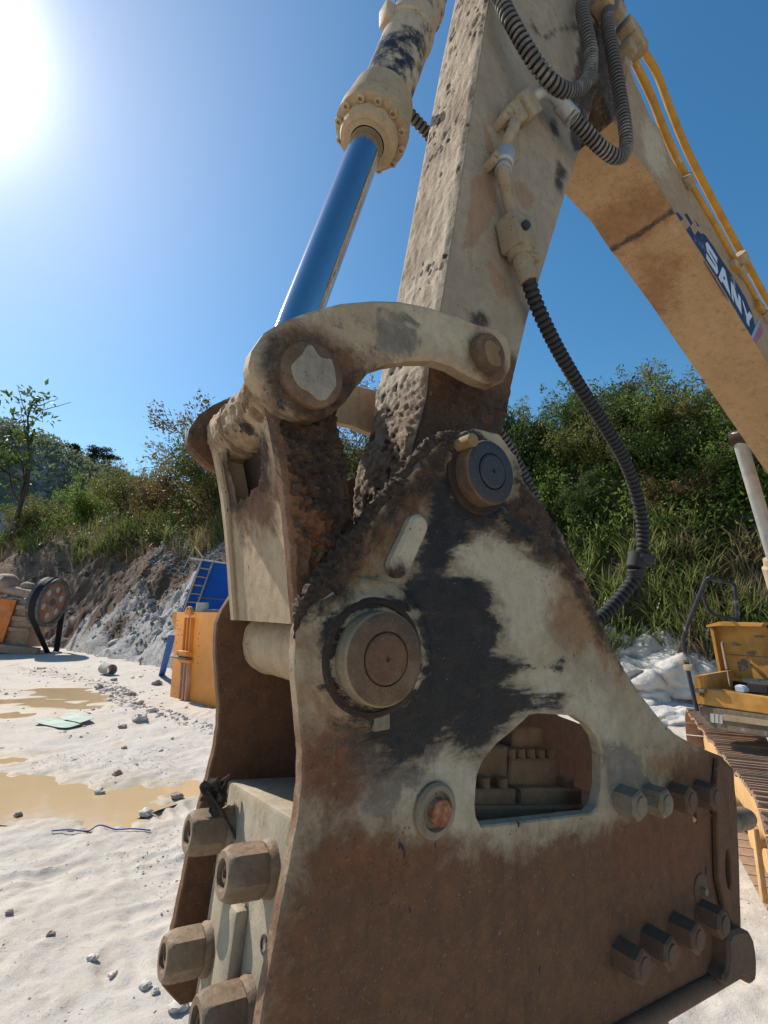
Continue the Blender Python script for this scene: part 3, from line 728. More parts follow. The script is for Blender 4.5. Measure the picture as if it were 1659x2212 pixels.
# front web with the rusted-out hole; its back web
fe3 = resample(smooth_path([W(a, b, 0) for a, b in fe], 8), .007)
fnum = len(fe3); ws = np.linspace(.095, .485, 56)
off = (np.array([0, 0, 0]) + DV * .014)
tgs = np.gradient(fe3, axis=0); tgs /= np.linalg.norm(tgs, axis=1)[:, None]
hole_px = [(492, 948), (525, 936), (560, 950), (566, 995), (556, 1040), (538, 1070), (513, 1080), (504, 1048), (494, 1003)]
Vw, att, insd = [], [], []
def project(P):
    q = P - np.array([0, 0, CAM_H]); f = q[..., 1] * ct + q[..., 2] * st; u = -q[..., 1] * st + q[..., 2] * ct
    return np.stack([PW / 2 + FPX * q[..., 0] / f, PH / 2 - FPX * u / f], -1)
fa = [AB(*q, .30) for q in hole_px]
for i in range(fnum):
    for w in ws:
        Vw.append(fe3[i] + NV * w + off)
Vw = np.array(Vw); uv = project(Vw); sdh = sdpoly(uv[:, 0], uv[:, 1], hole_px) + (fbm(Vw[:, 2] * 60, ws[np.arange(len(Vw)) % len(ws)] * 60, 3, 6) - .5) * 12
nw = len(ws); Fw = []
for i in range(fnum - 1):
    for j in range(nw - 1):
        q = (i * nw + j, i * nw + j + 1, (i + 1) * nw + j + 1, (i + 1) * nw + j)
        if max(sdh[k] for k in q) < 0: Fw.append(q)
prj = uv[:, 1]
wj = ws[np.arange(len(Vw)) % nw]
Vw += -DV * ((np.clip((1010 - prj) / 130, 0, 1) * np.maximum(fbm(Vw[:, 2] * 34, wj * 40, 4, 12) - .38, 0) * .09))[:, None] - DV * ((fbm(Vw[:, 2] * 50, wj * 50, 3, 14) - .5) * .003)[:, None]
web = mk('connecting_link_web', Vw, Fw, M_link, exc, attrs={'pale': np.full(len(Vw), -1.), 'blue': np.full(len(Vw), -1.), 'mud': np.clip((1.0 - np.abs(sdh + 14) / 18) * .03, -1, 1) - .02,
          'soot': np.clip((sdh + 9) * .002, -1, 1), 'rust': np.clip((np.clip(1 - np.hypot((uv[:, 0] - 545) / 75, (uv[:, 1] - 1080) / 70), -1, 1)) * .08, -1, 1)})
Vc = np.array([p + NV * w + DV * .075 for p in fe3[::6] for w in np.linspace(.10, .48, 5)]); nc_ = len(fe3[::6])
mk('link_hole_shade', Vc, [(i * 5 + j, i * 5 + j + 1, (i + 1) * 5 + j + 1, (i + 1) * 5 + j) for i in range(nc_ - 1) for j in range(4)], M_crust, exc)  # dark sheet added behind the hole, stands in for the shade inside
be3 = resample(smooth_path([W(a, b, 0) for a, b in be], 6), .03)
Vb = np.array([p + NV * w - DV * .02 for p in be3 for w in (.10, .2, .3, .4, .48)]); Fb = [(i * 5 + j, (i + 1) * 5 + j, (i + 1) * 5 + j + 1, i * 5 + j + 1) for i in range(len(be3) - 1) for j in range(4)]
mk('connecting_link_back', Vb, Fb, M_crust, exc)
def rough_lathe(c, w0, w1, prof, amp, seed, seg=72, n=60):
    """drum about a cross pin with caked, uneven skin. prof(w) -> radius"""
    V, F = [], []; ww = np.linspace(w0, w1, n)
    for i, w in enumerate(ww):
        for k in range(seg):
            t = 2 * math.pi * k / seg; r = prof(w) + amp * (fbm(w * 45 + 3, t * 4.5 + 10, 4, seed) - .45) * 2
            V.append(W(c[0] + r * math.cos(t), c[1] + r * math.sin(t), w))
    for i in range(n - 1):
        for k in range(seg):
            k2 = (k + 1) % seg; F.append((i * seg + k, (i + 1) * seg + k, (i + 1) * seg + k2, i * seg + k2))
    F.append(tuple(range(seg))); F.append(tuple(reversed([(n - 1) * seg + k for k in range(seg)])))
    return V, [f[::-1] for f in F]
M_drum = grime('caked_drum', (.33, .25, .168), (.19, .138, .094), rust=.55, black=.34, bump=.9, chips=.5, chipc=(.10, .10, .10))
def prof_top(w):
    for g in (.17, .19, .40, .42):
        pass
    if .205 < w < .375: return .080
    if .19 < w < .39: return .060
    return .083 + .010 * math.exp(-((w - .15) / .02) ** 2)
mk('connecting_link_drum', *rough_lathe((PC[0], PC[1] + .012), .065, .515, prof_top, .009, 3, n=90), M_drum, exc, angle=60)
mk('connecting_link_tube', *rough_lathe(PA, .045, .535, lambda w: .090 + (.004 if w < .075 or w > .505 else 0), .0035, 9), grime('dusty_tube', (.45, .36, .25), (.40, .31, .215), rust=.12, bump=.7, chips=.12), exc, angle=60)

# stick
stick_px = [(1085, -150), (1058, 0), (1010, 310), (955, 660), (932, 780), (922, 867), (892, 980), (886, 1080), (905, 1150), (990, 1120), (1045, 1080), (1085, 930), (1108, 825), (1140, 690), (1180, 560), (1216, 440), (1246, 345), (1268, 280),
            (1285, 200), (1300, 120), (1320, 40), (1330, -150)]
WS0, WS1 = .14, .44
stick = ABs(stick_px, WS0)
Ss = {'peel': [ABs(q, WS0) for q in ([(1045, 265), (1060, 290), (1070, 330), (1062, 350), (1050, 320)], [(1115, 400), (1135, 395), (1158, 430), (1140, 455), (1120, 440), (1108, 420)],
                                   [(1025, 370), (1060, 380), (1070, 420), (1060, 480), (1030, 530), (1000, 540), (1010, 470)], [(1050, 560), (1080, 590), (1105, 640), (1080, 640), (1055, 600)])],
      'soot': [ABs(q, WS0) for q in ([(1175, 80), (1215, 60), (1250, 70), (1245, 150), (1225, 240), (1240, 330), (1255, 330), (1290, 180), (1310, 60), (1270, 40)], [(1146, 45), (1158, 55), (1166, 75), (1152, 66)], [(1188, 262), (1200, 258), (1206, 290), (1196, 300)],
                                   [(1012, 680), (1040, 668), (1060, 690), (1050, 715), (1020, 700)], [(1205, 345), (1225, 370), (1215, 420), (1200, 400)], [(1092, 452), (1130, 470), (1135, 520), (1100, 500)])],
      'mud': [ABs([(900, 760), (1110, 790), (1110, 1000), (880, 1200), (860, 1000)], WS0)], 'rust': [ABs([(930, 690), (1120, 760), (1120, 860), (920, 800)], WS0)]}
def stick_relief(a, b):
    m = sdpoly(a, b, Ss['mud'][0]); return np.clip(m / .05, 0, 1) * np.maximum(fbm(a * 70, b * 70, 4, 41) - .35, 0) * .035 + (fbm(a * 6, b * 6, 3, 77) - .5) * .004
stk = slab('stick', np.array(stick), WS0, WS1, M_stick, exc, res=.016, bev=.006, stains=Ss, relief=stick_relief)
# caked front face of the stick (towards the bucket cylinder): a thick crust of dried mud lying on it
fs = resample(smooth_path([W(a, b, 0) for a, b in stick[:9]], 10), .007)
wsf = np.linspace(WS0 + .004, WS1 - .004, 48); nf = len(wsf)
tgf = np.gradient(fs, axis=0); tgf /= np.linalg.norm(tgf, axis=1)[:, None]
Vf = np.array([fs[i] + NV * w for i in range(len(fs)) for w in wsf])
sl = np.repeat(np.arange(len(fs)) * .007, nf); wl_ = np.tile(wsf, len(fs)); frac = np.repeat(np.linspace(0, 1, len(fs)), nf)
pits = np.zeros(len(Vf)); 
cellr = np.random.default_rng(5)
clus = [(cellr.beta(.8, .8), cellr.uniform(WS0 + .03, WS1 - .03)) for _ in range(26)]
L_ = sl.max(); pitn = (fbm(sl * 150, wl_ * 150, 2, 19) - .5) * 1.4
for _ in range(240):
    f_ = cellr.beta(.8, .8); cw = cellr.uniform(WS0 + .02, WS1 - .02); rr = .0035 + .013 * cellr.random() ** 2.2
    if cellr.random() < .75: kc = clus[cellr.integers(len(clus))]; f_ = float(np.clip(kc[0] + cellr.normal(0, .022), 0, 1)); cw = kc[1] + cellr.normal(0, .035)
    cs = f_ * L_
    if .45 < f_ < .62 and cellr.random() < .8: continue
    pits = np.maximum(pits, np.clip(1.3 + pitn - np.hypot((sl - cs) / (rr * 1.4), (wl_ - cw) / rr), 0, 1))
low = np.clip((frac - .74) / .15, 0, 1)
edge = np.minimum(wl_ - wsf[0], wsf[-1] - wl_); ek = np.clip(edge / .02, 0, 1)
hgt = (.006 + (fbm(sl * 22, wl_ * 48, 5, 51) - .3) * .010 + low * (np.maximum(fbm(sl * 80, wl_ * 80, 4, 61) - .3, 0) * .028)) * ek - pits * (.005 + .008 * low) * ek
nrmf = np.cross(tgf, NV); nrmf *= np.sign((nrmf * (-DV)).sum(1))[:, None]
Vf = Vf + np.repeat(nrmf, nf, 0) * (np.maximum(hgt, -.002) + .002)[:, None]
Ff = [(i * nf + j, i * nf + j + 1, (i + 1) * nf + j + 1, (i + 1) * nf + j) for i in range(len(fs) - 1) for j in range(nf - 1)]
m = Mat('stick_mud_crust')
big = m.noise(6, 7, .65); mid = m.noise(30, 6, .65); fine = m.noise(150, 4, .7)
col = m.mix(m.step(big, .35, .65), (.44, .365, .27), (.35, .275, .195)); col = m.mix(m.math('MULTIPLY', m.step(mid, .50, .72), .75), col, (.24, .175, .12)); col = m.mix(m.math('MULTIPLY', m.step(m.noise(3.2, 8, .75, m.map(loc=(5, 5, 5))), .46, .60), .8), col, (.22, .155, .105))
kl = m.step(m.math('ADD', m.attr('low'), m.math('MULTIPLY', m.math('SUBTRACT', big, .5), .8)), .3, .8)
col = m.mix(kl, col, m.mix(m.step(mid, .4, .6), (.26, .185, .12), (.15, .10, .066)))
col = m.mix(m.step(m.math('ADD', m.attr('pit'), m.math('MULTIPLY', m.math('SUBTRACT', mid, .5), .6)), .2, .45), col, (.075, .048, .032))
M_scrust = m.done(col, .9, 0, m.bump(m.math('ADD', mid, m.math('MULTIPLY', fine, .4)), .8, .01))
tag(mk('mud_crust', Vf, [f[::-1] for f in Ff], M_scrust, stk, attrs={'pit': pits, 'low': low}, angle=70), 'thick pitted crust of dried mud on the front face of the stick')

# bucket cylinder on the middle plane
pe = np.array(W(*PC, WM)); pt = np.array(W(*AB(936, -60, WM), WM)); ax = (pt - pe) / np.linalg.norm(pt - pe)
s_g = np.dot(np.array(W(*AB(800, 318, WM), WM)) - pe, ax)           # where the rod enters the gland
mk('cylinder_rod', *lathe(pe + ax * .05, ax, [(0, .058), (s_g + .05, .058)], 64, cap=(False, False)), M_rod, exc, angle=60)
gl = mk('cylinder_gland', *lathe(pe + ax * s_g, ax, [(0, .060), (.002, .074), (.0, .082), (.004, .096), (.016, .101), (.045, .101), (.048, .098), (.050, .100), (.050, .112), (.056, .128), (.10, .128), (.115, .124), (.22, .112), (.235, .100), (.235, .09)], 64, cap=(False, False)), M_gland, exc, angle=30)
_, gx_, gy_ = frame_of(ax)
for k in range(12):
    t = 2 * math.pi * (k + .5) / 12; c = pe + ax * (s_g + .056) + (gx_ * math.cos(t) + gy_ * math.sin(t)) * .114
    mk('gland_bolt', *lathe(c, -ax, [(0, .014), (.016, .014), (.018, .012), (.018, .007), (.010, .006)], 16), M_gland, gl, angle=30)
c = pe + ax * (s_g + .03) - (gx_ * .9 + gy_ * .1) * .11
brl = mk('cylinder_barrel', *lathe(pe + ax * (s_g + .23), ax, [(0, .098), (.01, .092), (.40, .092), (.405, .098), (.43, .099), (.44, .092), (.60, .092), (.605, .10), (.63, .101), (.64, .092), (1.6, .092)], 64, cap=(False, True)), M_barrel, exc, angle=30)
c = pe + ax * (s_g + .66)
mk('port_lug', *box(c - DV * .10, DV * .025, ZV * .04, NV * .03, .006), M_barrel, brl)

# boom
WB0, WB1 = .115, .465
corner = [(1300, 215), (1335, 285), (1362, 324), (1426, 400), (1446, 473), (1480, 500), (1540, 592), (1598, 690), (1659, 790), (1760, 960), (1900, 1190)]
corner = [(1322, 262), (1362, 324), (1410, 384), (1438, 432), (1480, 498), (1540, 592), (1598, 690), (1659, 790), (1740, 925)]
topedge = [(1760, 855), (1700, 757), (1659, 690), (1600, 568), (1563, 508), (1496, 412), (1450, 342), (1424, 276), (1408, 257), (1370, 171), (1345, 95), (1320, 60), (1290, 70), (1282, 120), (1295, 190)]
cornerab = ABs(corner, WB0) + [(5.03, 3.23), (5.9, 2.6), (6.7, 1.75)]
boomab = cornerab + [(7.05, 1.95), (6.4, 2.9), (5.63, 3.57)] + ABs(topedge, WB0)
Sb = {'pale': [ABs([(1395, 250), (1430, 300), (1440, 380), (1420, 390), (1390, 330)], WB0)], 'soot': [ABs([(1280, 60), (1330, 70), (1350, 150), (1340, 250), (1320, 270), (1290, 180)], WB0)]}
boom = slab('boom', np.array(boomab), WB0, WB1, M_boom, exc, res=.03, bev=.006, stains=Sb)
# underside plate, painted yellow under the dirt, with a cross seam
cu = resample(np.array([W(a, b, 0) for a, b in cornerab]), .03)
tgu = np.gradient(cu, axis=0); tgu /= np.linalg.norm(tgu, axis=1)[:, None]
nru = np.cross(tgu, NV); nru *= np.sign((nru * (-DV - ZV)).sum(1))[:, None]
wsu = np.linspace(WB0 - .006, WB1 + .006, 16)
su = np.arange(len(cu)) * .03
seam = np.exp(-((np.repeat(su, 16) - (su[np.argmin(np.linalg.norm(cu - np.array(W(*AB(1450, 455, WB0), 0)), axis=1))])) / .02) ** 2)
Vu = np.array([cu[i] + nru[i] * .012 + NV * w for i in range(len(cu)) for w in wsu]) + np.repeat(nru, 16, 0) * (seam * .006)[:, None]
# close the plate: inner side
Vi = np.array([cu[i] + nru[i] * .001 + NV * w for i in range(len(cu)) for w in (wsu[0], wsu[-1])]); n1 = len(Vu)
Fu = [(i * 16 + j, i * 16 + j + 1, (i + 1) * 16 + j + 1, (i + 1) * 16 + j) for i in range(len(cu) - 1) for j in range(15)]
Fu += [(i * 16, (i + 1) * 16, n1 + (i + 1) * 2, n1 + i * 2) for i in range(len(cu) - 1)] + [(i * 16 + 15, n1 + i * 2 + 1, n1 + i * 2 + 3, (i + 1) * 16 + 15) for i in range(len(cu) - 1)]
uvu = project(np.vstack([Vu, Vi]))
seamx = np.r_[seam, np.zeros(len(Vi))]
rustU = np.maximum.reduce([sdpoly(uvu[:, 0], uvu[:, 1], q) for q in ([(1215, 450), (1250, 490), (1330, 430), (1400, 400), (1440, 390), (1440, 470), (1310, 570), (1230, 500)], [(1380, 560), (1480, 560), (1440, 680), (1400, 690)])]) * .0022
sootU = np.clip(seamx * .05 - .025, -1, 1)
mk('underside_plate', np.vstack([Vu, Vi]), Fu, M_under, boom, attrs={'rust': np.clip(rustU, -1, 1), 'soot': sootU}, angle=50)
# lettering and stripes on the boom's side
def dec(pts): return [(1431 + .13737 * x, 459 + .13737 * y) for x, y in pts]
def decal(name, pts, mat, wv, holes=()):
    L = [Vector((*p, 0)) for p in ABs(dec(pts), wv)]; H = [[Vector((*p, 0)) for p in ABs(dec(h), wv)] for h in holes]
    tri = geometry.tessellate_polygon([L] + H); allp = L + [p for h in H for p in h]
    V = [W(p.x, p.y, wv) for p in allp]; F = []
    for t in tri:
        a, b, c = [np.array(V[i]) for i in t]
        F.append(t if np.dot(np.cross(b - a, c - a), NV) < 0 else t[::-1])
    return mk(name, V, F, mat, boom, smooth=False)
decal('name_band', [(360, 290), (560, 600), (700, 860), (960, 1290), (1150, 1560), (1390, 1960), (1462, 1790), (1400, 1560), (1300, 1330), (1130, 1040), (950, 770), (820, 560), (680, 360), (640, 330), (600, 330), (560, 280), (510, 360), (430, 210)], M_navy, WB0 - .001)
for q in ([(190, 0), (245, 0), (330, 100), (280, 135)], [(345, 30), (390, 20), (480, 170), (450, 205), (400, 120)], [(495, 95), (580, 215), (560, 225)]): decal('name_band_block', q, M_navy, WB0 - .001)
decal('stripe', [(1390, 1960), (1520, 1660), (1545, 1690), (1415, 2010)], M_lblue, WB0 - .002)
decal('stripe', [(1420, 2020), (1550, 1760), (1590, 1870), (1470, 2080)], M_pink, WB0 - .001)
decal('letter', [(678, 500), (685, 470), (700, 465), (720, 482), (862, 715), (862, 797), (735, 588), (728, 600), (845, 800), (868, 860), (875, 930), (868, 962), (850, 968), (690, 722), (690, 640), (830, 850), (842, 845), (700, 610)], M_white, WB0 - .002)
decal('letter', [(942, 852), (985, 905), (1075, 1330), (945, 1088), (932, 1108), (880, 1022)], M_white, WB0 - .002, [[(958, 1000), (978, 1012), (992, 1068), (958, 1040)]])
decal('letter', [(1075, 1078), (1125, 1160), (1190, 1400), (1190, 1272), (1228, 1335), (1248, 1606), (1160, 1445), (1105, 1255), (1128, 1415), (1088, 1345)], M_white, WB0 - .002)
decal('letter', [(1245, 1360), (1275, 1415), (1335, 1600), (1365, 1555), (1415, 1630), (1365, 1712), (1368, 1800), (1325, 1735), (1318, 1640)], M_white, WB0 - .002)
# oil pipes running along the boom
pp1 = [PW3(x, y, .14) for x, y in [(1390, 108), (1400, 126), (1420, 160), (1452, 246), (1493, 342), (1563, 476), (1620, 580), (1670, 670), (1760, 820)]]
pp2 = [PW3(x, y, .11) for x, y in [(1372, 135), (1380, 152), (1409, 214), (1438, 289), (1484, 385), (1537, 476), (1600, 588), (1655, 686), (1740, 830)]]
pipes = [mk('oil_pipe', *tube(resample(smooth_path(p_, 8), .05), .021, 14), M_yellow, exc) for p_ in (pp1, pp2)]
for (x, y, wv, rr) in ((1487, 392, .10, .034), (1603, 556, .13, .036), (1600, 586, .10, .030), (1652, 684, .11, .032)):
    q = np.array(PW3(x, y, wv)); dd = np.array(PW3(1563, 476, wv)) - np.array(PW3(1493, 342, wv)); dd /= np.linalg.norm(dd)
    mk('pipe_clamp', *cyl(q - dd * .035, q + dd * .035, rr, 18), M_fit, exc)
for (x, y) in ((1588, 576), (1640, 664)):
    q = np.array(PW3(x, y, .105)); mk('clamp_bracket', *box(q, DV * .05, ZV * .03, NV * .02, .004), M_yellow, boom)
# fittings where the pipes reach the stick joint
for i, (x, y, sx, sy) in enumerate(((1300, 6, 26, 30), (1330, 32, 18, 26), (1352, 62, 16, 26), (1366, 84, 22, 30), (1352, 112, 20, 22), (1378, 106, 18, 26), (1340, 150, 16, 18))):
    q = np.array(PW3(x, y, .09)); k = .0026
    dd = np.array(PW3(1400, 126, .09)) - np.array(PW3(1320, 10, .09)); dd /= np.linalg.norm(dd); e = np.cross(NV, dd)
    mk('pipe_flange', *box(q, dd * sx * k * .75, e * sy * k * .62, NV * .045, .012), M_fit, exc)
# boom cylinder rod on the far side, and its gland
b0, b1 = np.array(PW3(1596, 945, .75)), np.array(PW3(1672, 1205, .75)); bd = b1 - b0
mk('boom_cylinder_rod', *cyl(b0 - bd * .05, b1 + bd * .05, .055, 32), M_zinc, exc)
mk('boom_cylinder_gland', *lathe(b1, bd, [(0, .06), (.0, .085), (.06, .09), (.08, .11), (.3, .11)], 40), M_gland, exc, angle=30)
mk('rod_eye', *lathe(b0 - NV * .06, NV, [(0, .07), (.12, .07)], 32), M_crust, exc, angle=30)

# hoses
hA = [PW3(x, y, w) for x, y, w in [(1070, -40, .09), (1085, 5, .07), (1112, 60, .05), (1160, 140, .03), (1205, 188, .02), (1245, 195, .02), (1272, 165, .02), (1276, 115, .03), (1264, 55, .05), (1258, 10, .07), (1275, -20, .09)]]
hose('hose', hA, .031, .022, .26, M_sleeve, exc)
hB = [PW3(x, y, w) for x, y, w in [(1216, 232, .06), (1240, 258, .05), (1268, 288, .04), (1300, 320, .03), (1330, 339, .02), (1350, 330, .02), (1352, 290, .02), (1340, 210, .03), (1322, 110, .04), (1312, 50, .06), (1318, 18, .08), (1335, 8, .09)]]
hose('hose', hB, .031, .020, .24, M_sleeve, exc)
hC = [PW3(x, y, w) for x, y, w in [(1128, 572, .075), (1142, 606, .07), (1152, 640, .08), (1175, 695, .09), (1210, 764, .11), (1260, 848, .13), (1312, 930, .15), (1352, 1002, .17), (1377, 1075, .19), (1388, 1140, .21), (1388, 1195, .22)]]
hose('hose', hC[1:], .0265, .022, .18, M_rubber, exc)
mk('hose_end', *tube(resample(smooth_path(hC[:5], 10), .02), .021, 18), M_rubber, exc)
hD = [PW3(x, y, w) for x, y, w in [(1372, 1212, .225), (1378, 1236, .23), (1358, 1268, .25), (1325, 1308, .28), (1290, 1340, .30), (1240, 1370, .31), (1180, 1390, .32)]]
hose('hose', hD, .029, .025, .22, M_rubber, exc)
kn = [mk('hose_coupling', *rough, M_rubber, exc) for rough in (join(cyl(PW3(1378, 1196, .22), PW3(1373, 1228, .225), .038, 20), cyl(PW3(1396, 1188, .22), PW3(1393, 1224, .225), .020, 14), box(PW3(1386, 1208, .215), DV * .05, ZV * .02, NV * .035, .01), cyl(PW3(1372, 1228, .225), PW3(1376, 1246, .225), .034, 18)),)]
hE = [PW3(x, y, w) for x, y, w in [(1040, 880, .47), (1070, 925, .48), (1100, 975, .49), (1128, 1025, .50), (1152, 1075, .50), (1176, 1128, .49), (1195, 1190, .47)]]
hose('hose', hE, .030, .022, .22, M_sleeve, exc)
hF = [PW3(x, y, .5) for x, y in [(880, 240), (900, 262), (925, 290), (950, 330)]]
hose('hose', hF, .026, .022, .2, M_sleeve, exc)
# steel line and its clamps on the stick's side
el = [PW3(x, y, w) for x, y, w in [(1148, 222, .10), (1160, 205, .075), (1180, 198, .06), (1200, 210, .055), (1222, 240, .055)]]
mk('elbow', *tube(resample(smooth_path(el, 8), .012), .024, 16), M_zinc, exc)
mk('hose_ferrule', *join(cyl(PW3(1208, 220, .058), PW3(1236, 254, .055), .034, 24), cyl(PW3(1232, 250, .055), PW3(1238, 257, .055), .036, 24)), M_zinc, exc)
dv = np.array(PW3(1075, 262, .1)) - np.array(PW3(1150, 215, .1)); dv /= np.linalg.norm(dv); ev = np.cross(NV, dv)
for (x, y, l, h_, wv) in ((1135, 232, .050, .062, .10), (1108, 252, .040, .050, .105), (1086, 262, .040, .022, .115), (1094, 345, .030, .038, .105), (1064, 352, .040, .022, .12)):
    q = np.array(PW3(x, y, wv)); mk('valve_block', *box(q, dv * l, ev * h_ * .8, NV * .036, .010), M_fit, exc)
for (x, y, wv, r_) in ((1150, 220, .075, .018), (1120, 236, .075, .016), (1098, 240, .078, .016), (1086, 322, .085, .014), (1072, 335, .085, .014)):
    q = np.array(PW3(x, y, wv)); mk('clamp_bolt', *lathe(q + NV * .02, -NV, [(0, r_), (.026, r_), (.03, r_ * .8)], 6), M_fit, exc, angle=25)
sl1 = [PW3(x, y, w) for x, y, w in [(1112, 262, .075), (1108, 280, .065), (1100, 298, .07), (1093, 322, .09), (1090, 350, .09), (1087, 372, .075), (1090, 395, .085), (1098, 430, .095), (1106, 462, .095)]]
mk('steel_line', *tube(resample(smooth_path(sl1, 8), .012), .022, 16), M_fit, exc)
mk('swivel_nut', *join(lathe(PW3(1091, 330, .09), PW3(1086, 378, .08) - PW3(1091, 330, .09), [(0, .030), (.006, .036), (.07, .036), (.078, .030)], 24), lathe(PW3(1088, 366, .082), PW3(1086, 378, .08) - PW3(1088, 366, .082), [(0, .030), (.012, .030), (.016, .022)], 24)), M_zinc, exc, angle=30)
q0, q1 = np.array(PW3(1106, 466, .09)), np.array(PW3(1124, 552, .085)); dq = (q1 - q0) / np.linalg.norm(q1 - q0); eq = np.cross(NV, dq)
vb = mk('shutoff_valve', *join(box((q0 + q1) / 2, dq * np.linalg.norm(q1 - q0) * .42, eq * .050, NV * .045, .012), lathe(q1 - dq * .03, dq, [(0, .045), (.03, .045), (.04, .036)], 24)), M_fit, exc, angle=30)
mk('valve_spindle', *cyl((q0 + q1) / 2 - NV * .04 + eq * .012, (q0 + q1) / 2 - NV * .062 + eq * .012, .016, 16), M_oily, vb)
mk('valve_lug', *box(q1 - dq * .01 - eq * .07, dq * .012, eq * .035, NV * .02, .005), M_fit, vb)
f0, f1 = np.array(PW3(1122, 545, .085)), np.array(PW3(1140, 600, .072)); df = f1 - f0
mk('hose_ferrule', *join(lathe(f0, df, [(0, .031), (.04, .031), (.045, .036), (.055, .036), (.06, .030)], 24), lathe(f0 + df * .32, df, [(0, .034), (.085, .033), (.09, .030)], 24)), M_fit, exc, angle=30)
# ------------------------------------------------------------------ excavator: upper frame, toolbox, handrail, crawler track
AU = 6.2                                                     # the upper frame's front, measured along the boom line
M_hood = plain('hood_yellow', (.54, .27, .055), .55, var=.4, dust=.18, dustc=(.34, .22, .12), scale=5, bump=.1)
M_frame = grime('frame_dusty', (.11, .095, .08), (.16, .13, .10), pale=.3, rust=.1, bump=.4)
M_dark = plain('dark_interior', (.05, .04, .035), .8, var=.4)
M_rail = plain('handrail_paint', (.035, .037, .055), .45, var=.3, dust=.1)
M_shoe = grime('track_shoe_steel', (.27, .195, .145), (.20, .14, .105), rust=.3, pale=.15, bump=.5)
M_frame_y = grime('track_frame_yellow', (.46, .31, .15), (.38, .25, .12), pale=.2, rust=.15, bump=.4)
def wbl(pts, a): return [WB(x, y, a) for x, y in pts]
def prism(name, pts, a, depth, mat, parent, b=0):
    """polygon seen on the plane a = const, carried back along the boom line"""
    P = [np.array(q) for q in wbl(pts, a)]; n = len(P); V = P + [q + DV * depth for q in P]
    F = [tuple(range(n)), tuple(reversed(range(n, 2 * n)))] + [((i + 1) % n, i, n + i, n + (i + 1) % n) for i in range(n)]
    bm = bmesh.new(); vs = [bm.verts.new(v) for v in V]; [bm.faces.new([vs[i] for i in f]) for f in F]
    bmesh.ops.recalc_face_normals(bm, faces=bm.faces[:])
    if b: bmesh.ops.bevel(bm, geom=bm.edges[:], offset=b, segments=2, affect='EDGES')
    bm.verts.index_update(); V = [v.co[:] for v in bm.verts]; F = [[v.index for v in f.verts] for f in bm.faces]; bm.free()
    return mk(name, V, F, mat, parent, angle=30)
plat = prism('platform', [(1491, 1541), (1508, 1524), (1700, 1552), (1900, 1580), (1900, 1640), (1700, 1600), (1530, 1575)], AU, 2.2, M_frame, exc, .01)
mk('platform_deck', *box(W(7.6, 1.19, -.4), DV * 1.35, ZV * .11, NV * .83, .02), M_frame, exc)
for x0, x1 in ((1534, 1543), (1545, 1552), (1554, 1561)): prism('step_plate', [(x0, 1541 + (x0 - 1534) * .14), (x1, 1541 + (x1 - 1534) * .14), (x1, 1560 + (x1 - 1534) * .14), (x0, 1560 + (x0 - 1534) * .14)], AU - .012, .01, M_zinc, plat)
prism('platform_rim', [(1562, 1543), (1720, 1565), (1720, 1577), (1562, 1556)], AU - .015, .012, M_fit, plat)
tb = prism('toolbox', [(1499, 1468), (1503, 1459), (1522, 1459), (1524, 1488), (1560, 1492), (1640, 1505), (1900, 1545), (1900, 1580), (1700, 1550), (1640, 1541), (1506, 1521)], AU + .02, .12, M_hood, exc, .01)
for pts, dd in (([(1499, 1468), (1503, 1459), (1516, 1459), (1520, 1521), (1506, 1521)], 1.1), ):
    prism('toolbox_side', pts, AU + .14, dd, M_hood, tb)
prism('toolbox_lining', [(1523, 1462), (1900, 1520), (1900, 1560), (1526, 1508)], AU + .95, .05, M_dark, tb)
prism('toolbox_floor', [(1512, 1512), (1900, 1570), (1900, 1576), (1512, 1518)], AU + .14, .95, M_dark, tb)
ob = prism('rag', [(1586, 1480), (1604, 1483), (1612, 1494), (1600, 1500), (1588, 1494)], AU + .35, .12, M_white, tb, .01)
prism('battery', [(1612, 1476), (1660, 1480), (1660, 1500), (1612, 1496)], AU + .5, .25, M_dark, tb, .01)
mk('hinge_latch', *join(box(WB(1514, 1492, AU + .0), NV * .05, ZV * .02, DV * .03, .006), cyl(WB(1512, 1500, AU), WB(1520, 1503, AU), .018, 12)), M_frame, tb)
# the raised hood, hollow side towards us
hood = prism('hood', [(1540, 1358), (1552, 1346), (1648, 1350), (1662, 1360), (1760, 1368), (1760, 1476), (1557, 1462)], AU + 1.0, .03, M_hood, exc, .006)
prism('hood_lip', [(1524, 1351), (1552, 1343), (1650, 1346), (1644, 1354), (1552, 1352), (1527, 1355)], AU + .86, .16, M_hood, hood, .004)
prism('hood_side', [(1533, 1356), (1541, 1358), (1560, 1464), (1553, 1462)], AU + .90, .12, M_hood, hood, .004)
prism('hood_seam', [(1552, 1411), (1760, 1426), (1760, 1428), (1552, 1413)], AU + .995, .008, M_frame, hood)
for (x, y, rx, ry, sd) in ((1606, 1436, 16, 12, 2), (1590, 1392, 8, 4, 3), (1622, 1410, 12, 4, 4), (1640, 1375, 10, 4, 5)):
    pts = [(x + rx * (.5 + vnoise(k * .8, sd)) * math.cos(k * .4), y + ry * (.5 + vnoise(k * .8, sd + 5)) * math.sin(k * .4)) for k in range(16)]
    prism('oil_stain', pts, AU + .992, .006, M_frame, hood)
mk('gas_strut', *join(cyl(WB(1560, 1390, AU + .9), WB(1571, 1447, AU + .7), .018, 12), cyl(WB(1571, 1447, AU + .7), WB(1577, 1485, AU + .5), .009, 10), cyl(WB(1558, 1389, AU + .9), WB(1563, 1390, AU + .9), .02, 10)), M_frame, hood)
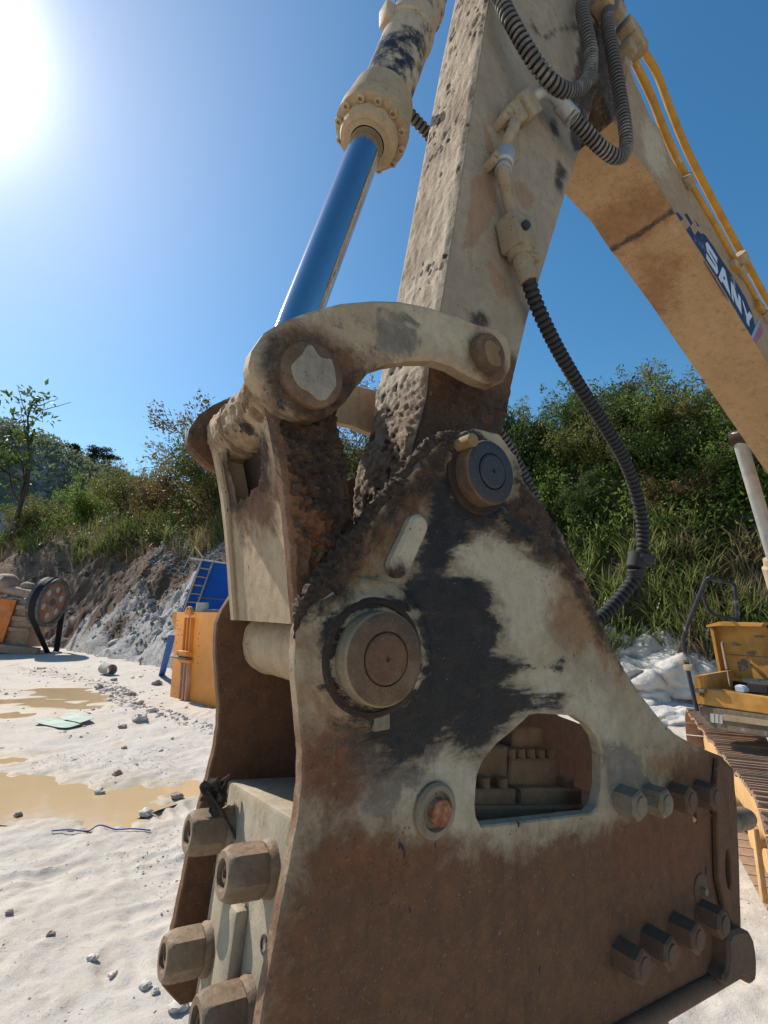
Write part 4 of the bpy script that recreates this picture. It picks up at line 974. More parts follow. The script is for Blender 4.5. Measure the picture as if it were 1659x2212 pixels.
rl = [WB(x, y, AU - .03 + .0 * i) for i, (x, y) in enumerate([(1506, 1536), (1498, 1502), (1491, 1471), (1484, 1435), (1478, 1396), (1477, 1374), (1491, 1336), (1515, 1275), (1525, 1254), (1533, 1249)])]
rl += [WB(x, y, AU + .35 + .45 * i) for i, (x, y) in enumerate([(1545, 1253), (1566, 1257)])] + [WB(x, y, AU + 1.0) for x, y in [(1584, 1261), (1588, 1275), (1591, 1310), (1594, 1345)]]
mk('handrail', *tube(resample(smooth_path(rl, 6), .03), .022, 12), M_rail, exc)
r2 = [WB(1516, 1280, AU - .03), WB(1521, 1294, AU + .1), WB(1530, 1317, AU + .3), WB(1541, 1327, AU + .45), WB(1556, 1331, AU + .7), WB(1592, 1338, AU + 1.0)]
mk('handrail', *tube(resample(smooth_path(r2, 6), .03), .020, 12), M_rail, exc)
mk('rail_clamp', *join(box(WB(1488, 1442, AU - .05), NV * .05, ZV * .035, DV * .03, .008), box(WB(1474, 1430, AU - .05), NV * .03, ZV * .03, DV * .03, .008)), M_fit, exc)

# crawler track, turned under the upper frame; one oval of shoes, each with three ribs
TAZ = R(24.0); TD = np.array([math.sin(TAZ), math.cos(TAZ), 0]); TR = np.array([math.cos(TAZ), -math.sin(TAZ), 0])
TH, TW = .92, .62
pN = AT(1622, 1702, 1.0); r_ = ray(1622, 1702); pN = r_ * ((TH - CAM_H) / r_[2]) + np.array([0, 0, CAM_H])     # near upper left corner
TR0 = TH / 2 - .03; TLEN = 3.4
cN = np.array([pN[0], pN[1], 0]) + TD * .10 + ZV * (TH / 2) + TR * TW / 2
per = []
for s in np.arange(0, TLEN, .02): 
    sag = .045 * math.sin(s / .62 * math.pi) ** 2
    per.append((cN + TD * (TLEN - s) + ZV * (TR0 - sag)))
for t in np.arange(0, math.pi, .02 / TR0): per.append(cN - TD * math.sin(t) * TR0 + ZV * math.cos(t) * TR0)
for s in np.arange(0, TLEN, .02): per.append(cN + TD * s - ZV * TR0)
for t in np.arange(0, math.pi, .02 / TR0): per.append(cN + TD * (TLEN + math.sin(t) * TR0) - ZV * math.cos(t) * TR0)
per = np.array(per); cl = resample(np.vstack([per, per[:1]]), .19)[:-1]
bm = bmesh.new()
def bmbox(cx, cy, cz, hx, hy, hz, taper=1.0):
    vs = [bm.verts.new((cx + sx * hx * (taper if sz > 0 else 1), cy + sy * hy, cz + sz * hz)) for sz in (-1, 1) for sx, sy in ((-1, -1), (1, -1), (1, 1), (-1, 1))]
    for f in ((3, 2, 1, 0), (4, 5, 6, 7), (0, 1, 5, 4), (1, 2, 6, 5), (2, 3, 7, 6), (3, 0, 4, 7)): bm.faces.new([vs[i] for i in f])
bmbox(0, 0, -.004, .088, TW / 2, .009)
for gx in (-.066, 0, .066): bmbox(gx, 0, .016, .011, TW / 2 - .008, .013, .6)
bmbox(0, -.07, -.04, .08, .02, .028); bmbox(0, .07, -.04, .08, .02, .028)
shoe_me = bpy.data.meshes.new('track_shoe'); bm.to_mesh(shoe_me); bm.free(); shoe_me.materials.append(M_shoe)
Vt, Ft = box(cN + TD * TLEN / 2, TD * (TLEN / 2), ZV * .16, TR * .12, .02)
track = mk('track_frame', *join((Vt, Ft), cyl(cN - TR * .1, cN + TR * .1, TR0 - .06, 36), cyl(cN + TD * TLEN - TR * .1, cN + TD * TLEN + TR * .1, TR0 - .06, 36)), M_frame_y, exc, angle=30)
basex = base_of(exc)
for i in range(len(cl)):
    tg_ = cl[(i + 1) % len(cl)] - cl[i - 1]; tg_ /= np.linalg.norm(tg_); up = np.cross(TR, tg_) * -1
    if np.dot(up, cl[i] - (cN + TD * np.clip(np.dot(cl[i] - cN, TD), 0, TLEN))) < 0: up = -up
    y_ = np.cross(up, tg_)
    M4 = Matrix(((tg_[0], y_[0], up[0], cl[i][0] - basex[0]), (tg_[1], y_[1], up[1], cl[i][1] - basex[1]), (tg_[2], y_[2], up[2], cl[i][2] - basex[2]), (0, 0, 0, 1)))
    o = bpy.data.objects.new('track_shoe', shoe_me); COL.objects.link(o); o.parent = track; o.matrix_local = M4
mk('track_guard', *box(np.array([0, 0, 0]) + cN - TR * (TW / 2 + .01) - TD * .10 - ZV * .10, TD * .05, ZV * .27, TR * .02, .01), M_frame_y, track)
for i in range(5):
    cc = cN + TD * (.5 + .5 * i) - ZV * (TR0 - .12); mk('track_roller', *cyl(cc - TR * .16, cc + TR * .16, .10, 24), M_frame_y, track)

# ------------------------------------------------------------------ ground, puddles
def cropG(pts, y0): return [tuple(G(.3092 * x, y0 + .3092 * y)[:2]) for x, y in pts]
pud = [cropG([(-300, 320), (0, 325), (200, 340), (400, 360), (560, 385), (700, 430), (1000, 410), (1500, 385), (1900, 385), (1900, 470), (1490, 465), (1350, 470), (1200, 490), (1000, 540), (900, 580), (1050, 600), (1000, 640), (850, 660), (650, 640), (400, 625), (200, 620), (-300, 615)], 1566),
       cropG([(150, 1130), (300, 1125), (560, 1130), (680, 1160), (740, 1190), (760, 1225), (700, 1230), (500, 1215), (300, 1195), (180, 1150)], 1134),
       cropG([(-300, 1205), (0, 1205), (150, 1200), (400, 1210), (600, 1240), (780, 1260), (700, 1275), (400, 1282), (150, 1245), (-300, 1220)], 1134),
       cropG([(-200, 1300), (0, 1295), (100, 1268), (200, 1290), (250, 1320), (150, 1342), (0, 1338), (-200, 1338)], 1134),
       cropG([(-200, 205), (0, 205), (80, 208), (160, 235), (0, 240), (-200, 240)], 1566)]
foot = np.array([(-90, 76), (-60, 54), (-34, 37), (-19, 29.5), (-9, 20.4), (0, 15.6), (6.2, 11.2), (9.5, 8.9), (14, 6.0), (24, -2), (40, -16), (70, -40)], float)
def foot_s(x, y):
    """signed distance beyond the foot of the bank"""
    x = np.asarray(x, float); y = np.asarray(y, float); best = np.full(x.shape, 1e9); sgn = np.ones(x.shape)
    for (x1, y1), (x2, y2) in zip(foot[:-1], foot[1:]):
        ex, ey = x2 - x1, y2 - y1; l2 = ex * ex + ey * ey; t = np.clip(((x - x1) * ex + (y - y1) * ey) / l2, 0, 1)
        d = np.hypot(x - x1 - t * ex, y - y1 - t * ey); cr = ex * (y - y1) - ey * (x - x1)
        k = d < best; best = np.where(k, d, best); sgn = np.where(k, np.sign(cr), sgn)
    return best * sgn
trd = [(G(350, 1850)[:2], .95, .5), (G(90, 1890)[:2], .7, .45), (G(300, 1960)[:2], .6, .35), (G(1560, 2150)[:2], .5, .4)]
def tread(x, y):
    """prints of track shoes pressed into the powder"""
    r_ = np.zeros(np.shape(x)); u = x * .86 + y * .5; v = -x * .5 + y * .86
    for (cx, cy), rx, ry in trd:
        k = np.clip(1.25 - np.hypot((x - cx) / rx, (y - cy) / ry) - (fbm(x * 3, y * 3, 3, 61) - .5) * 1.2, 0, 1)
        r_ = np.maximum(r_, k)
    wv = np.mod(v + .04 * fbm(u * 2, v * 2, 2, 5), .21) / .21
    return r_ * (np.exp(-((wv - .5) / .13) ** 2) * .030 * np.clip(fbm(u * 4, v * 1.5, 2, 8) * 3 - 1, 0, 1) - .012)
def ground_h(x, y):
    near = np.clip(1.4 - np.hypot(x, y) / 16, .0, 1)
    h = (fbm(x * .5, y * .5, 4, 1) - .5) * .10 + (fbm(x * 2.6, y * 2.6, 4, 9) - .5) * .085 + (fbm(x * 9, y * 9, 4, 4) - .5) * .035 * near + tread(x, y)
    # wheel ruts pressed in near the machine
    u = x * .8 + y * .6; v = -x * .6 + y * .8
    rut = np.exp(-((np.mod(v + .25 * fbm(u * .7, v * .3, 2, 3), 1.25) - .6) / .22) ** 2) * np.clip(fbm(u * .6, v * .6, 2, 22) * 2.6 - 1.1, 0, 1)
    h -= rut * .05 * (1 + .8 * np.sin(u * 34)) * near
    sd = np.full(np.shape(x), -9.0)
    for p in pud: sd = np.maximum(sd, sdpoly(x, y, p))
    sdn = sd + (fbm(x * 3.1, y * 3.1, 4, 33) - .5) * .5
    h = h * np.clip(1 - np.clip(sd / .3 + .6, 0, 1) * .75, .25, 1) - np.clip(sdn / .35 + .35, 0, 1) * .075
    return h, sd
def graded(lo, hi, fine_lo, fine_hi, f, g=1.09):
    a = list(np.arange(fine_lo, fine_hi, f)); s = f; x = fine_lo
    left = []
    while x > lo: s *= g; x -= s; left.append(x)
    s = f; x = a[-1]; right = []
    while x < hi: s *= g; x += s; right.append(x)
    return np.array(left[::-1] + a + right)
gx_ = graded(-600, 600, -5.2, 2.6, .034, 1.08); gy_ = graded(-600, 900, 2.0, 8.5, .034, 1.06)
XX, YY = np.meshgrid(gx_, gy_); hh, sdp = ground_h(XX.ravel(), YY.ravel())
fs_ = foot_s(XX.ravel(), YY.ravel()); hh = np.where(fs_ > .3, -.25, hh)
gv = np.stack([XX.ravel(), YY.ravel(), hh], 1); nx, ny = len(gx_), len(gy_)
gi = (np.arange(ny - 1)[:, None] * nx + np.arange(nx - 1)[None]).ravel(); gf = np.stack([gi, gi + 1, gi + nx + 1, gi + nx], 1)
m = Mat('pale_marble_grit')
n1 = m.noise(.35, 5, .6); n2 = m.noise(2.2, 8, .68); n3 = m.noise(13, 7, .7); n4 = m.noise(95, 4, .7)
col = m.mix(m.step(n1, .36, .62), (.565, .495, .415), (.51, .465, .41)); col = m.mix(m.step(m.noise(.9, 6, .65, m.map(loc=(4, 1, 0))), .55, .74), col, (.43, .36, .28))
col = m.mix(m.math('MULTIPLY', m.step(n2, .46, .70), .7), col, (.43, .37, .30)); col = m.mix(m.math('MULTIPLY', m.step(n3, .52, .72), .75), col, (.34, .285, .23)); col = m.mix(m.math('MULTIPLY', m.step(n4, .52, .70), .45), col, (.30, .255, .21)); col = m.mix(m.math('MULTIPLY', m.step(n4, .46, .30), .4), col, (.70, .63, .54))
wet = m.step(m.math('ADD', m.attr('puddle'), m.math('MULTIPLY', m.math('SUBTRACT', n2, .5), .9)), -.5, .15)
col = m.mix(m.math('MULTIPLY', wet, .85), col, (.40, .305, .195))
red = m.step(m.math('ADD', m.attr('red'), m.math('MULTIPLY', m.math('SUBTRACT', n2, .5), 1.6)), -.15, .35); col = m.mix(m.math('MULTIPLY', red, .75), col, m.mix(n3, (.26, .15, .10), (.36, .25, .18)))
hb = m.math('ADD', m.math('MULTIPLY', n2, 1.0), m.math('ADD', m.math('MULTIPLY', n3, .5), m.math('MULTIPLY', n4, .32)))
M_ground = m.done(col, m.mixf(wet, .92, .45), 0, m.bump(hb, .7, .035))
redl = cropG([(-100, 930), (250, 1000), (450, 1040), (640, 1075), (760, 1095), (900, 1180), (980, 1260), (960, 1290), (860, 1230), (780, 1150), (600, 1100), (400, 1060), (200, 1030), (-100, 960)], 1134)
redsd = np.clip(sdpoly(gv[:, 0], gv[:, 1], redl), -3, 3)
ground = mk('ground', gv, gf.tolist(), M_ground, None, attrs={'puddle': np.clip(sdp, -2, 2), 'red': redsd})
tag(ground, 'pale crushed marble yard with ruts', kind='structure')
m = Mat('muddy_water'); n1 = m.noise(1.5, 5, .6)
M_water = m.done(m.mix(n1, (.56, .40, .235), (.49, .345, .20)), .04, 0, m.bump(m.noise(9, 3, .5), .06, .02), .5)
for i, p in enumerate(pud):
    q = np.array(p); c = q.mean(0); q = loop_resample(q, .4); dirn = q - c; q = q + dirn / (np.linalg.norm(dirn, axis=1)[:, None] + 1e-6) * .3
    z0 = -.034 - .0025 * i
    o = mk('puddle', [(x, y, z0) for x, y in q], [tuple(range(len(q)))] if area2(q) > 0 else [tuple(reversed(range(len(q))))], M_water, None, smooth=False, origin=(c[0], c[1], 0))
    tag(o, ('wide brown muddy puddle crossing the pale yard', 'brown puddle below the red dirt streak', 'long thin brown puddle joined to mud', 'small brown puddle at the left edge', 'sliver of brown water at the left edge')[i], kind='structure')

# ------------------------------------------------------------------ bank
def bank_h(x, y):
    s = foot_s(x, y); s2 = s + (fbm(x * .25, y * .25, 3, 5) - .5) * 2.2
    h = np.where(s2 < 6.0, 1.25 * s2, 7.5 + (s2 - 6.0) * np.where(x < -6, .5, .4))
    rid = np.abs(fbm(x * .55 + y * .35, (y - x) * .25 + s * .5, 4, 71) - .5) * 2
    h = h - rid * .9 * np.clip(s / 2, 0, 1) * np.clip((12 - s) / 6, 0, 1) + (fbm(x * 1.8, y * 1.8, 4, 41) - .5) * .7 * np.clip(s, 0, 1) + (fbm(x * 6, y * 6, 3, 45) - .5) * .25 * np.clip(s, 0, 1)
    return np.where(s < 0, -.2 + np.minimum(s, 0) * .3, np.maximum(h, -.15)), s
us = []
tt = np.r_[0, np.cumsum(np.linalg.norm(np.diff(foot, axis=0), axis=1))]
uq = np.r_[np.arange(0, tt[3] - 8, 2.0), np.arange(tt[3] - 8, tt[7] + 4, .10), np.arange(tt[7] + 4, tt[-1], 1.2)]
fx = np.interp(uq, tt, foot[:, 0]); fy = np.interp(uq, tt, foot[:, 1])
k = np.ones(61) / 61
fx2 = np.convolve(np.pad(fx, 30, 'edge'), k, 'valid'); fy2 = np.convolve(np.pad(fy, 30, 'edge'), k, 'valid')
nxv, nyv = -np.gradient(fy2), np.gradient(fx2); nl = np.hypot(nxv, nyv); nxv /= nl; nyv /= nl
dq_ = np.r_[np.arange(-1.2, 9, .11), np.arange(9, 40, .9)]
bx = fx2[:, None] + nxv[:, None] * dq_[None]; by = fy2[:, None] + nyv[:, None] * dq_[None]
bh, bs = bank_h(bx.ravel(), by.ravel())
nb = len(dq_); bi = (np.arange(len(uq) - 1)[:, None] * nb + np.arange(nb - 1)[None]).ravel(); bf = np.stack([bi, bi + nb, bi + nb + 1, bi + 1], 1)
rock = np.clip((np.interp(bx.ravel(), [-25, -16, -11, -7, 2, 6], [.3, .9, 2.2, 3.6, 2.2, 1.6]) - bs + (fbm(bx.ravel() * .5, by.ravel() * .5, 3, 14) - .5) * 4.5), -3, 3)
m = Mat('bank_soil_and_marble')
mv = m.map(scale=(1, 1, 1.4), rot=(0, .5, .2)); n1 = m.noise(.8, 7, .65); n2 = m.noise(3.5, 8, .7); n3 = m.noise(16, 6, .7)
soil = m.mix(m.step(n1, .35, .65), (.115, .068, .043), (.16, .11, .072)); soil = m.mix(m.step(m.noise(1.3, 6, .6, m.map(loc=(3, 7, 2))), .56, .7), soil, (.19, .082, .045)); soil = m.mix(m.step(n2, .58, .7), soil, (.26, .23, .20))
rk = m.mix(m.step(n2, .38, .62), (.50, .48, .455), (.36, .345, .33)); rk = m.mix(m.step(m.vor(2.4, 'DISTANCE_TO_EDGE', m.map(scale=(1, 1, 2.0), rot=(.3, .4, 0))), .05, .0), rk, (.20, .17, .14))
kk = m.step(m.math('ADD', m.attr('rock'), m.math('MULTIPLY', m.math('SUBTRACT', n2, .5), 3.5)), -.4, .5)
M_bank = m.done(m.mix(kk, soil, rk), .92, 0, m.bump(m.math('ADD', n2, m.math('MULTIPLY', n3, .5)), .9, .18))
bank = mk('bank', np.stack([bx.ravel(), by.ravel(), bh], 1), bf[:, ::-1].tolist(), M_bank, None, attrs={'rock': rock}, angle=60)
tag(bank, 'steep cut bank of brown soil over white marble', kind='structure')

# far hill behind on the left
hx_ = np.linspace(-330, 90, 211); hy_ = np.linspace(95, 330, 80)
HX, HY = np.meshgrid(hx_, hy_)
def hill_h(x, y):
    az = np.degrees(np.arctan2(x, y)); rr = np.hypot(x, y)
    crest = np.interp(az, [-75, -55, -42, -37, -33.5, -29, -26, -22, -10, 30], [57, 53, 48, 46, 43, 39, 36, 32, 26, 20]) * (170 / 150)
    k_ = np.clip((rr - 95) / 75, 0, 1); k_ = k_ * k_ * (3 - 2 * k_)
    return crest * k_ * (1 - .2 * np.clip((rr - 175) / 120, 0, 1)) + (fbm(x * .05, y * .05, 4, 3) - .5) * 5 * k_ + (fbm(x * .25, y * .25, 3, 6) - .5) * 3.0 * k_ - 1.5
HZ = hill_h(HX, HY)
hn = 211; hi_ = (np.arange(79)[:, None] * hn + np.arange(hn - 1)[None]).ravel(); hf = np.stack([hi_, hi_ + 1, hi_ + hn + 1, hi_ + hn], 1)
m = Mat('hill_scrub'); n1 = m.noise(.06, 7, .7); n2 = m.noise(.5, 7, .7)
col = m.mix(m.step(n2, .35, .65), (.10, .125, .085), (.15, .165, .11)); col = m.mix(m.step(m.math('ADD', m.math('MULTIPLY', n1, .7), m.math('MULTIPLY', n2, .3)), .47, .52), col, m.mix(n2, (.50, .46, .43), (.36, .30, .26)))
M_hill = m.done(col, .95, 0, m.bump(n2, 1.0, 2.0))
hill = mk('hill', np.stack([HX.ravel(), HY.ravel(), HZ.ravel()], 1), hf.tolist(), M_hill, None, angle=80)
tag(hill, 'scrubby hill with bare rock scars beyond the bank', kind='structure')

# white marble outcrop at the foot of the bank on the right
def rockmesh(c, r, seed, sub=4, flat=(1, 1, .8), amp=.35, fine=.06):
    bm = bmesh.new(); bmesh.ops.create_icosphere(bm, subdivisions=sub, radius=1.0)
    for v in bm.verts:
        q = Vector(v.co) * 1.3 + Vector((seed * 7.1, seed * 3.3, seed)); d = 1 + amp * noise.noise(q) + amp * .5 * noise.noise(q * 2.7)
        ce = noise.voronoi(q * 1.7)[0]; d -= .20 * max(0, .18 - (ce[1] - ce[0])) / .18 * .5
        v.co *= d + fine * noise.noise(q * 7)
    bm.verts.index_update(); V = np.array([v.co[:] for v in bm.verts]) * np.array(flat) * r + np.asarray(c); F = [[v.index for v in f.verts] for f in bm.faces]; bm.free()
    return V, F
m = Mat('white_marble'); n1 = m.noise(1.6, 8, .68); n2 = m.noise(9, 6, .7)
col = m.mix(m.step(n1, .36, .64), (.56, .52, .47), (.45, .41, .365)); col = m.mix(m.math('MULTIPLY', m.step(n2, .55, .75), .5), col, (.42, .37, .32))
ve = m.vor(.9, 'DISTANCE_TO_EDGE', m.map(rot=(.4, .2, .3), scale=(1, 1, .7), vec=None)); crk = m.math('MULTIPLY', m.step(m.math('ADD', ve, m.math('MULTIPLY', m.math('SUBTRACT', n1, .5), .16)), .022, .0), m.step(m.noise(.8, 3, .5), .45, .6))
col = m.mix(m.math('MULTIPLY', crk, .75), col, (.14, .115, .09))
M_marble = m.done(col, .85, 0, m.bump(m.math('ADD', n1, m.math('MULTIPLY', n2, .35)), .8, .10))
oc = []
for i, (px, py, t, r_, fl) in enumerate(((1335, 1440, 13.6, 1.9, (1.2, 1, .75)), (1415, 1490, 12.6, 1.9, (1.1, 1, .85)), (1520, 1490, 12.4, 1.9, (1.2, .9, .85)), (1640, 1520, 11.8, 1.8, (1.2, .9, .9)), (1470, 1585, 10.6, 1.15, (1.5, 1, .5)), (1590, 1620, 10.0, 1.1, (1.5, 1, .45)), (1385, 1560, 11.4, 1.1, (1.3, 1, .6)))):
    V_, F_ = rockmesh((0, 0, 0), 1.0, i + 1, 6, (1, 1, 1), .17, .0)
    nn_ = np.array([noise.ridged_multi_fractal(Vector(v) * 2.2 + Vector((i * 3.7, 1, 2)), 1.0, 2.1, 4, .9, 2.0) for v in V_]); V_ = V_ * (1 + .055 * (nn_ - 1.2))[:, None]
    oc.append((V_ * np.array(fl) * r_ + AT(px, py, t), F_))
o = mk('rock_outcrop', *join(*oc), M_marble, None, angle=70); tag(o, 'white marble outcrop at the foot of the bank', kind='structure')
# ------------------------------------------------------------------ jaw crusher far left
M_orange = plain('orange_paint', (.60, .17, .025), .5, var=.3, dust=.3, dustc=(.42, .30, .22), scale=3)
M_browns = grime('crusher_steel', (.24, .16, .125), (.30, .25, .21), rust=.3, bump=.4)
M_belt = plain('belt_rubber', (.02, .02, .022), .7, var=.3)
M_lgrey = plain('pale_grey_paint', (.48, .47, .44), .6, var=.2, dust=.2)
M_web = plain('dusty_wheel_web', (.36, .16, .085), .8, var=.4, dust=.45, dustc=(.36, .30, .25), scale=2)
M_rimd = plain('dark_wheel_rim', (.11, .105, .10), .7, var=.4, dust=.3, dustc=(.3, .28, .25))
TC = 25.5
def FT(x, y, t=TC): return AT(x, y, t)
crs = root('jaw_crusher', G(40, 1418), 'orange and brown jaw crusher with big belted flywheel by the bank', 'jaw crusher')
def quadprism(name, pts, t, depth, mat, parent, dirv=(-.3, 1, 0), b=.0):
    P = [np.array(AT(x, y, t)) for x, y in pts]; dv_ = np.array(dirv, float) / np.linalg.norm(dirv) * depth
    n = len(P); V = P + [q + dv_ for q in P]
    bm = bmesh.new(); vs = [bm.verts.new(v) for v in V]
    for f in [tuple(range(n)), tuple(reversed(range(n, 2 * n)))] + [((i + 1) % n, i, n + i, n + (i + 1) % n) for i in range(n)]: bm.faces.new([vs[i] for i in f])
    bmesh.ops.recalc_face_normals(bm, faces=bm.faces[:])
    if b: bmesh.ops.bevel(bm, geom=bm.edges[:], offset=b, segments=1, affect='EDGES')
    bm.verts.index_update(); V = [v.co[:] for v in bm.verts]; F = [[v.index for v in f.verts] for f in bm.faces]; bm.free()
    return mk(name, V, F, mat, parent, angle=30)
body = quadprism('crusher_body', [(-60, 1292), (30, 1297), (78, 1303), (55, 1400), (-60, 1398)], TC, 2.2, M_browns, crs, b=.03)
quadprism('side_cover', [(-60, 1286), (36, 1296), (5, 1388), (-60, 1386)], TC - .25, .2, M_orange, crs, b=.02)
for y0, y1 in ((1306, 1316), (1330, 1340), (1354, 1362)): quadprism('body_rib', [(38 - (y0 - 1300) * .42, y0), (74 - (y0 - 1300) * .22, y0 + 4), (72 - (y0 - 1300) * .22, y1 + 4), (35 - (y0 - 1300) * .42, y1)], TC - .15, .2, M_browns, body, b=.01)
quadprism('base_beam', [(-60, 1391), (0, 1392), (81, 1401), (77, 1420), (0, 1410), (-60, 1408)], TC - .6, .5, M_browns, crs, b=.02)
fwd_c = AT(117, 1302, TC - .4); fax = np.array([.97, .05, -.16]); fax /= np.linalg.norm(fax)
fr_ = 52 / FPX * TC * .98
wheel = mk('flywheel', *lathe(fwd_c - fax * .60, fax, [(0, fr_ * .90), (0, fr_), (.16, fr_), (.18, fr_ * .985), (.42, fr_ * .985), (.44, fr_), (.60, fr_), (.60, fr_ * .86), (.50, fr_ * .84), (.50, .2), (.58, .18), (.58, .02)], 56), M_rimd, crs, angle=30)
mk('wheel_web', *lathe(fwd_c - fax * .095, fax, [(0, fr_ * .83), (.012, fr_ * .83), (.012, .2)], 48, cap=(False, False)), M_web, wheel)
_, ex_, ey_ = frame_of(fax)
for k in range(6):
    t = k * math.pi / 3 + .3; c = fwd_c - fax * .08 + (ex_ * math.cos(t) + ey_ * math.sin(t)) * fr_ * .55; mk('web_hole', *lathe(c, fax, [(0, .16), (.012, .15), (.012, .01)], 18), M_lgrey, wheel)
mot = AT(62, 1396, TC + .6)
for j in range(5):
    off_ = -fax * (.16 + .06 * j); L = []
    dvm = mot - fwd_c; dvm = dvm - fax * dvm.dot(fax); dm = np.linalg.norm(dvm); e1 = dvm / dm; e2 = np.cross(fax, e1)
    arc = [fwd_c + off_ + (e1 * math.cos(t) + e2 * math.sin(t)) * (fr_ + .02) for t in np.linspace(math.pi * .47, math.pi * 1.53, 30)]
    arc2 = [fwd_c + off_ + e1 * dm + (e1 * math.cos(t) + e2 * math.sin(t)) * .34 for t in np.linspace(-math.pi * .47, math.pi * .47, 10)]
    mk('drive_belt', *tube(np.array(arc + arc2 + arc[:1]), .035, 6), M_belt, crs)
mk('shaft', *cyl(AT(10, 1272, TC + .3), AT(84, 1288, TC + .1), .24, 24), M_browns, crs)
for x, y, r_ in ((6, 1262, .75), (60, 1268, .35), (74, 1286, .33)): mk('bearing_cap', *rockmesh(AT(x, y, TC + .6), r_, int(x), 3, (1, 1, .8), .15, .02), M_browns, crs)
for x, y in ((56, 1300), (35, 1294), (10, 1296)): mk('dust_heap', *rockmesh(AT(x, y, TC + .35), .42, x, 3, (1.5, .8, .35), .3), M_lgrey, crs)

# ------------------------------------------------------------------ orange frame plate and blue hopper with ladder
M_panel = plain('panel_orange', (.74, .29, .055), .5, var=.14, dust=.1, dustc=(.62, .45, .34), scale=1.6, bump=.05)
M_panel2 = plain('panel_orange_dusty', (.56, .30, .17), .6, var=.2, dust=.35, dustc=(.55, .42, .36), scale=3, bump=.05)
M_bluep = plain('hopper_blue', (.012, .085, .36), .5, var=.15, scale=2, bump=.05)
M_ladder = plain('ladder_ochre', (.42, .32, .17), .6, var=.3)
pb = G(367, 1505); pr_ = G(461, 1528); ux = pr_ - pb; ux[2] = 0; ul = np.linalg.norm(ux); ux /= ul; uy = np.array([-ux[1], ux[0], 0])   # along, and away
kx = ul / 94.0
r0 = ray(363, 1322); t0 = np.dot(pb, uy) / np.dot(r0, uy); Hp = (r0 * t0)[2] + CAM_H
op = root('frame_plate', pb, 'orange steel machine frame plate with a ribbed channel, rivets and a lifting lug', 'steel frame')
UK = 1.62
def OP(u, v, d): return pb + ux * u * UK + ZV * v - uy * d
def opbox(name, u0, u1, v0, v1, d0, d1, mat, parent, b=.01): return mk(name, *box(OP((u0 + u1) / 2, (v0 + v1) / 2, (d0 + d1) / 2), ux * (u1 - u0) * UK / 2, ZV * (v1 - v0) / 2, uy * (d1 - d0) / 2, b), mat, parent, angle=30)
face = opbox('face_plate', 0, 2.3, .0, Hp, -.05, 0, M_panel, op, .006)
fp = [(0, Hp), (-.16, Hp), (-.15, Hp - .12), (-.03, Hp - .48), (0, Hp - .5)]
V = [OP(u, v, d) for d in (-.05, 0) for u, v in fp]; mk('corner_gusset', V, [tuple(range(4, -1, -1)), tuple(range(5, 10))] + [(i, (i + 1) % 5, 5 + (i + 1) % 5, 5 + i) for i in range(5)], M_panel, op, smooth=False)
for u0, u1 in ((.40, .425), (.50, .53), (.60, .63)):
    opbox('channel_rib', u0, u1, .03, Hp * .44, .0, .11, M_panel2, op, .004); opbox('channel_rib', u0, u1, Hp * .56, Hp * .94, .0, .11, M_panel, op, .004)
opbox('shelf', .12, .66, Hp * .47, Hp * .485, .0, .22, M_frame, op, .004); opbox('bracket', .36, .66, Hp * .51, Hp * .56, 0, .2, M_panel, op, .01); opbox('bracket', .38, .68, Hp * .425, Hp * .46, 0, .12, M_panel, op, .01)
mk('roller_pin', *cyl(OP(.24, Hp * .52, .03), OP(.40, Hp * .53, .18), .06, 20), M_panel2, op)
lug = [(.40, Hp - .06), (.62, Hp - .06), (.60, Hp + .05), (.56, Hp + .13), (.51, Hp + .16), (.46, Hp + .13), (.42, Hp + .05)]
holes_ = [[(.51 + .03 * math.cos(t), Hp + .09 + .03 * math.sin(t)) for t in np.linspace(0, 6.283, 12, endpoint=False)]]
slab('lifting_lug', lug, .005, .10, M_panel, op, holes_, res=.03, bev=.004, fr=lambda a, b, w: OP(a, b, .005 + .12 - w))
rv = [(.06, .90), (.05, .84), (.08, .80), (.16, .79), (.28, .79), (.12, .73), (.24, .73), (.07, .64), (.20, .52), (.32, .52), (.16, .45), (.30, .45), (.80, .76), (.78, .70), (.82, .50), (.80, .43), (.10, .13), (.22, .12), (.15, .05), (.30, .05), (.85, .1), (.80, .62)]
for u, v in rv: mk('rivet', *lathe(OP(u, v * Hp, 0), -uy, [(0, .022), (.014, .020), (.02, .010)], 10), M_panel2, op)

THp = 15.2
hb = root('blue_hopper', G(372, 1452), 'blue steel hopper with sloping side standing behind the orange plate', 'hopper')
cnr = [(435, 1211), (560, 1224), (600, 1330), (390, 1330)]
Pq = [np.array(AT(x, y, THp)) for x, y in cnr]; Pq[2] = Pq[2] * 1.0; Pq[3] = np.array(AT(390, 1330, THp - 1.1)); Pq[2] = np.array(AT(600, 1340, THp - 1.1))
nb_ = np.array([-.25, 1.0, 0]) * 1.6
V = Pq + [p_ + nb_ for p_ in Pq]; body = mk('hopper_body', V, [(3, 2, 1, 0), (4, 5, 6, 7), (0, 1, 5, 4), (1, 2, 6, 5), (2, 3, 7, 6), (3, 0, 4, 7)], M_bluep, hb, smooth=False)
fn = np.cross(Pq[1] - Pq[0], Pq[3] - Pq[0]); fn /= np.linalg.norm(fn); fn = fn if fn[1] < 0 else -fn
def HB(x, y, off_=0.0):
    r0 = ray(x, y); p0 = Pq[0] - np.array([0, 0, CAM_H]); return r0 * (p0.dot(fn) / r0.dot(fn)) + np.array([0, 0, CAM_H]) + fn * off_
mk('hopper_seam', *tube([HB(426, 1290, .01), HB(520, 1300, .01)], .02, 8), M_frame, body)
mk('hopper_edge', *tube([HB(436, 1212, .0), HB(392, 1326, .0)], .045, 8), M_bluep, body)
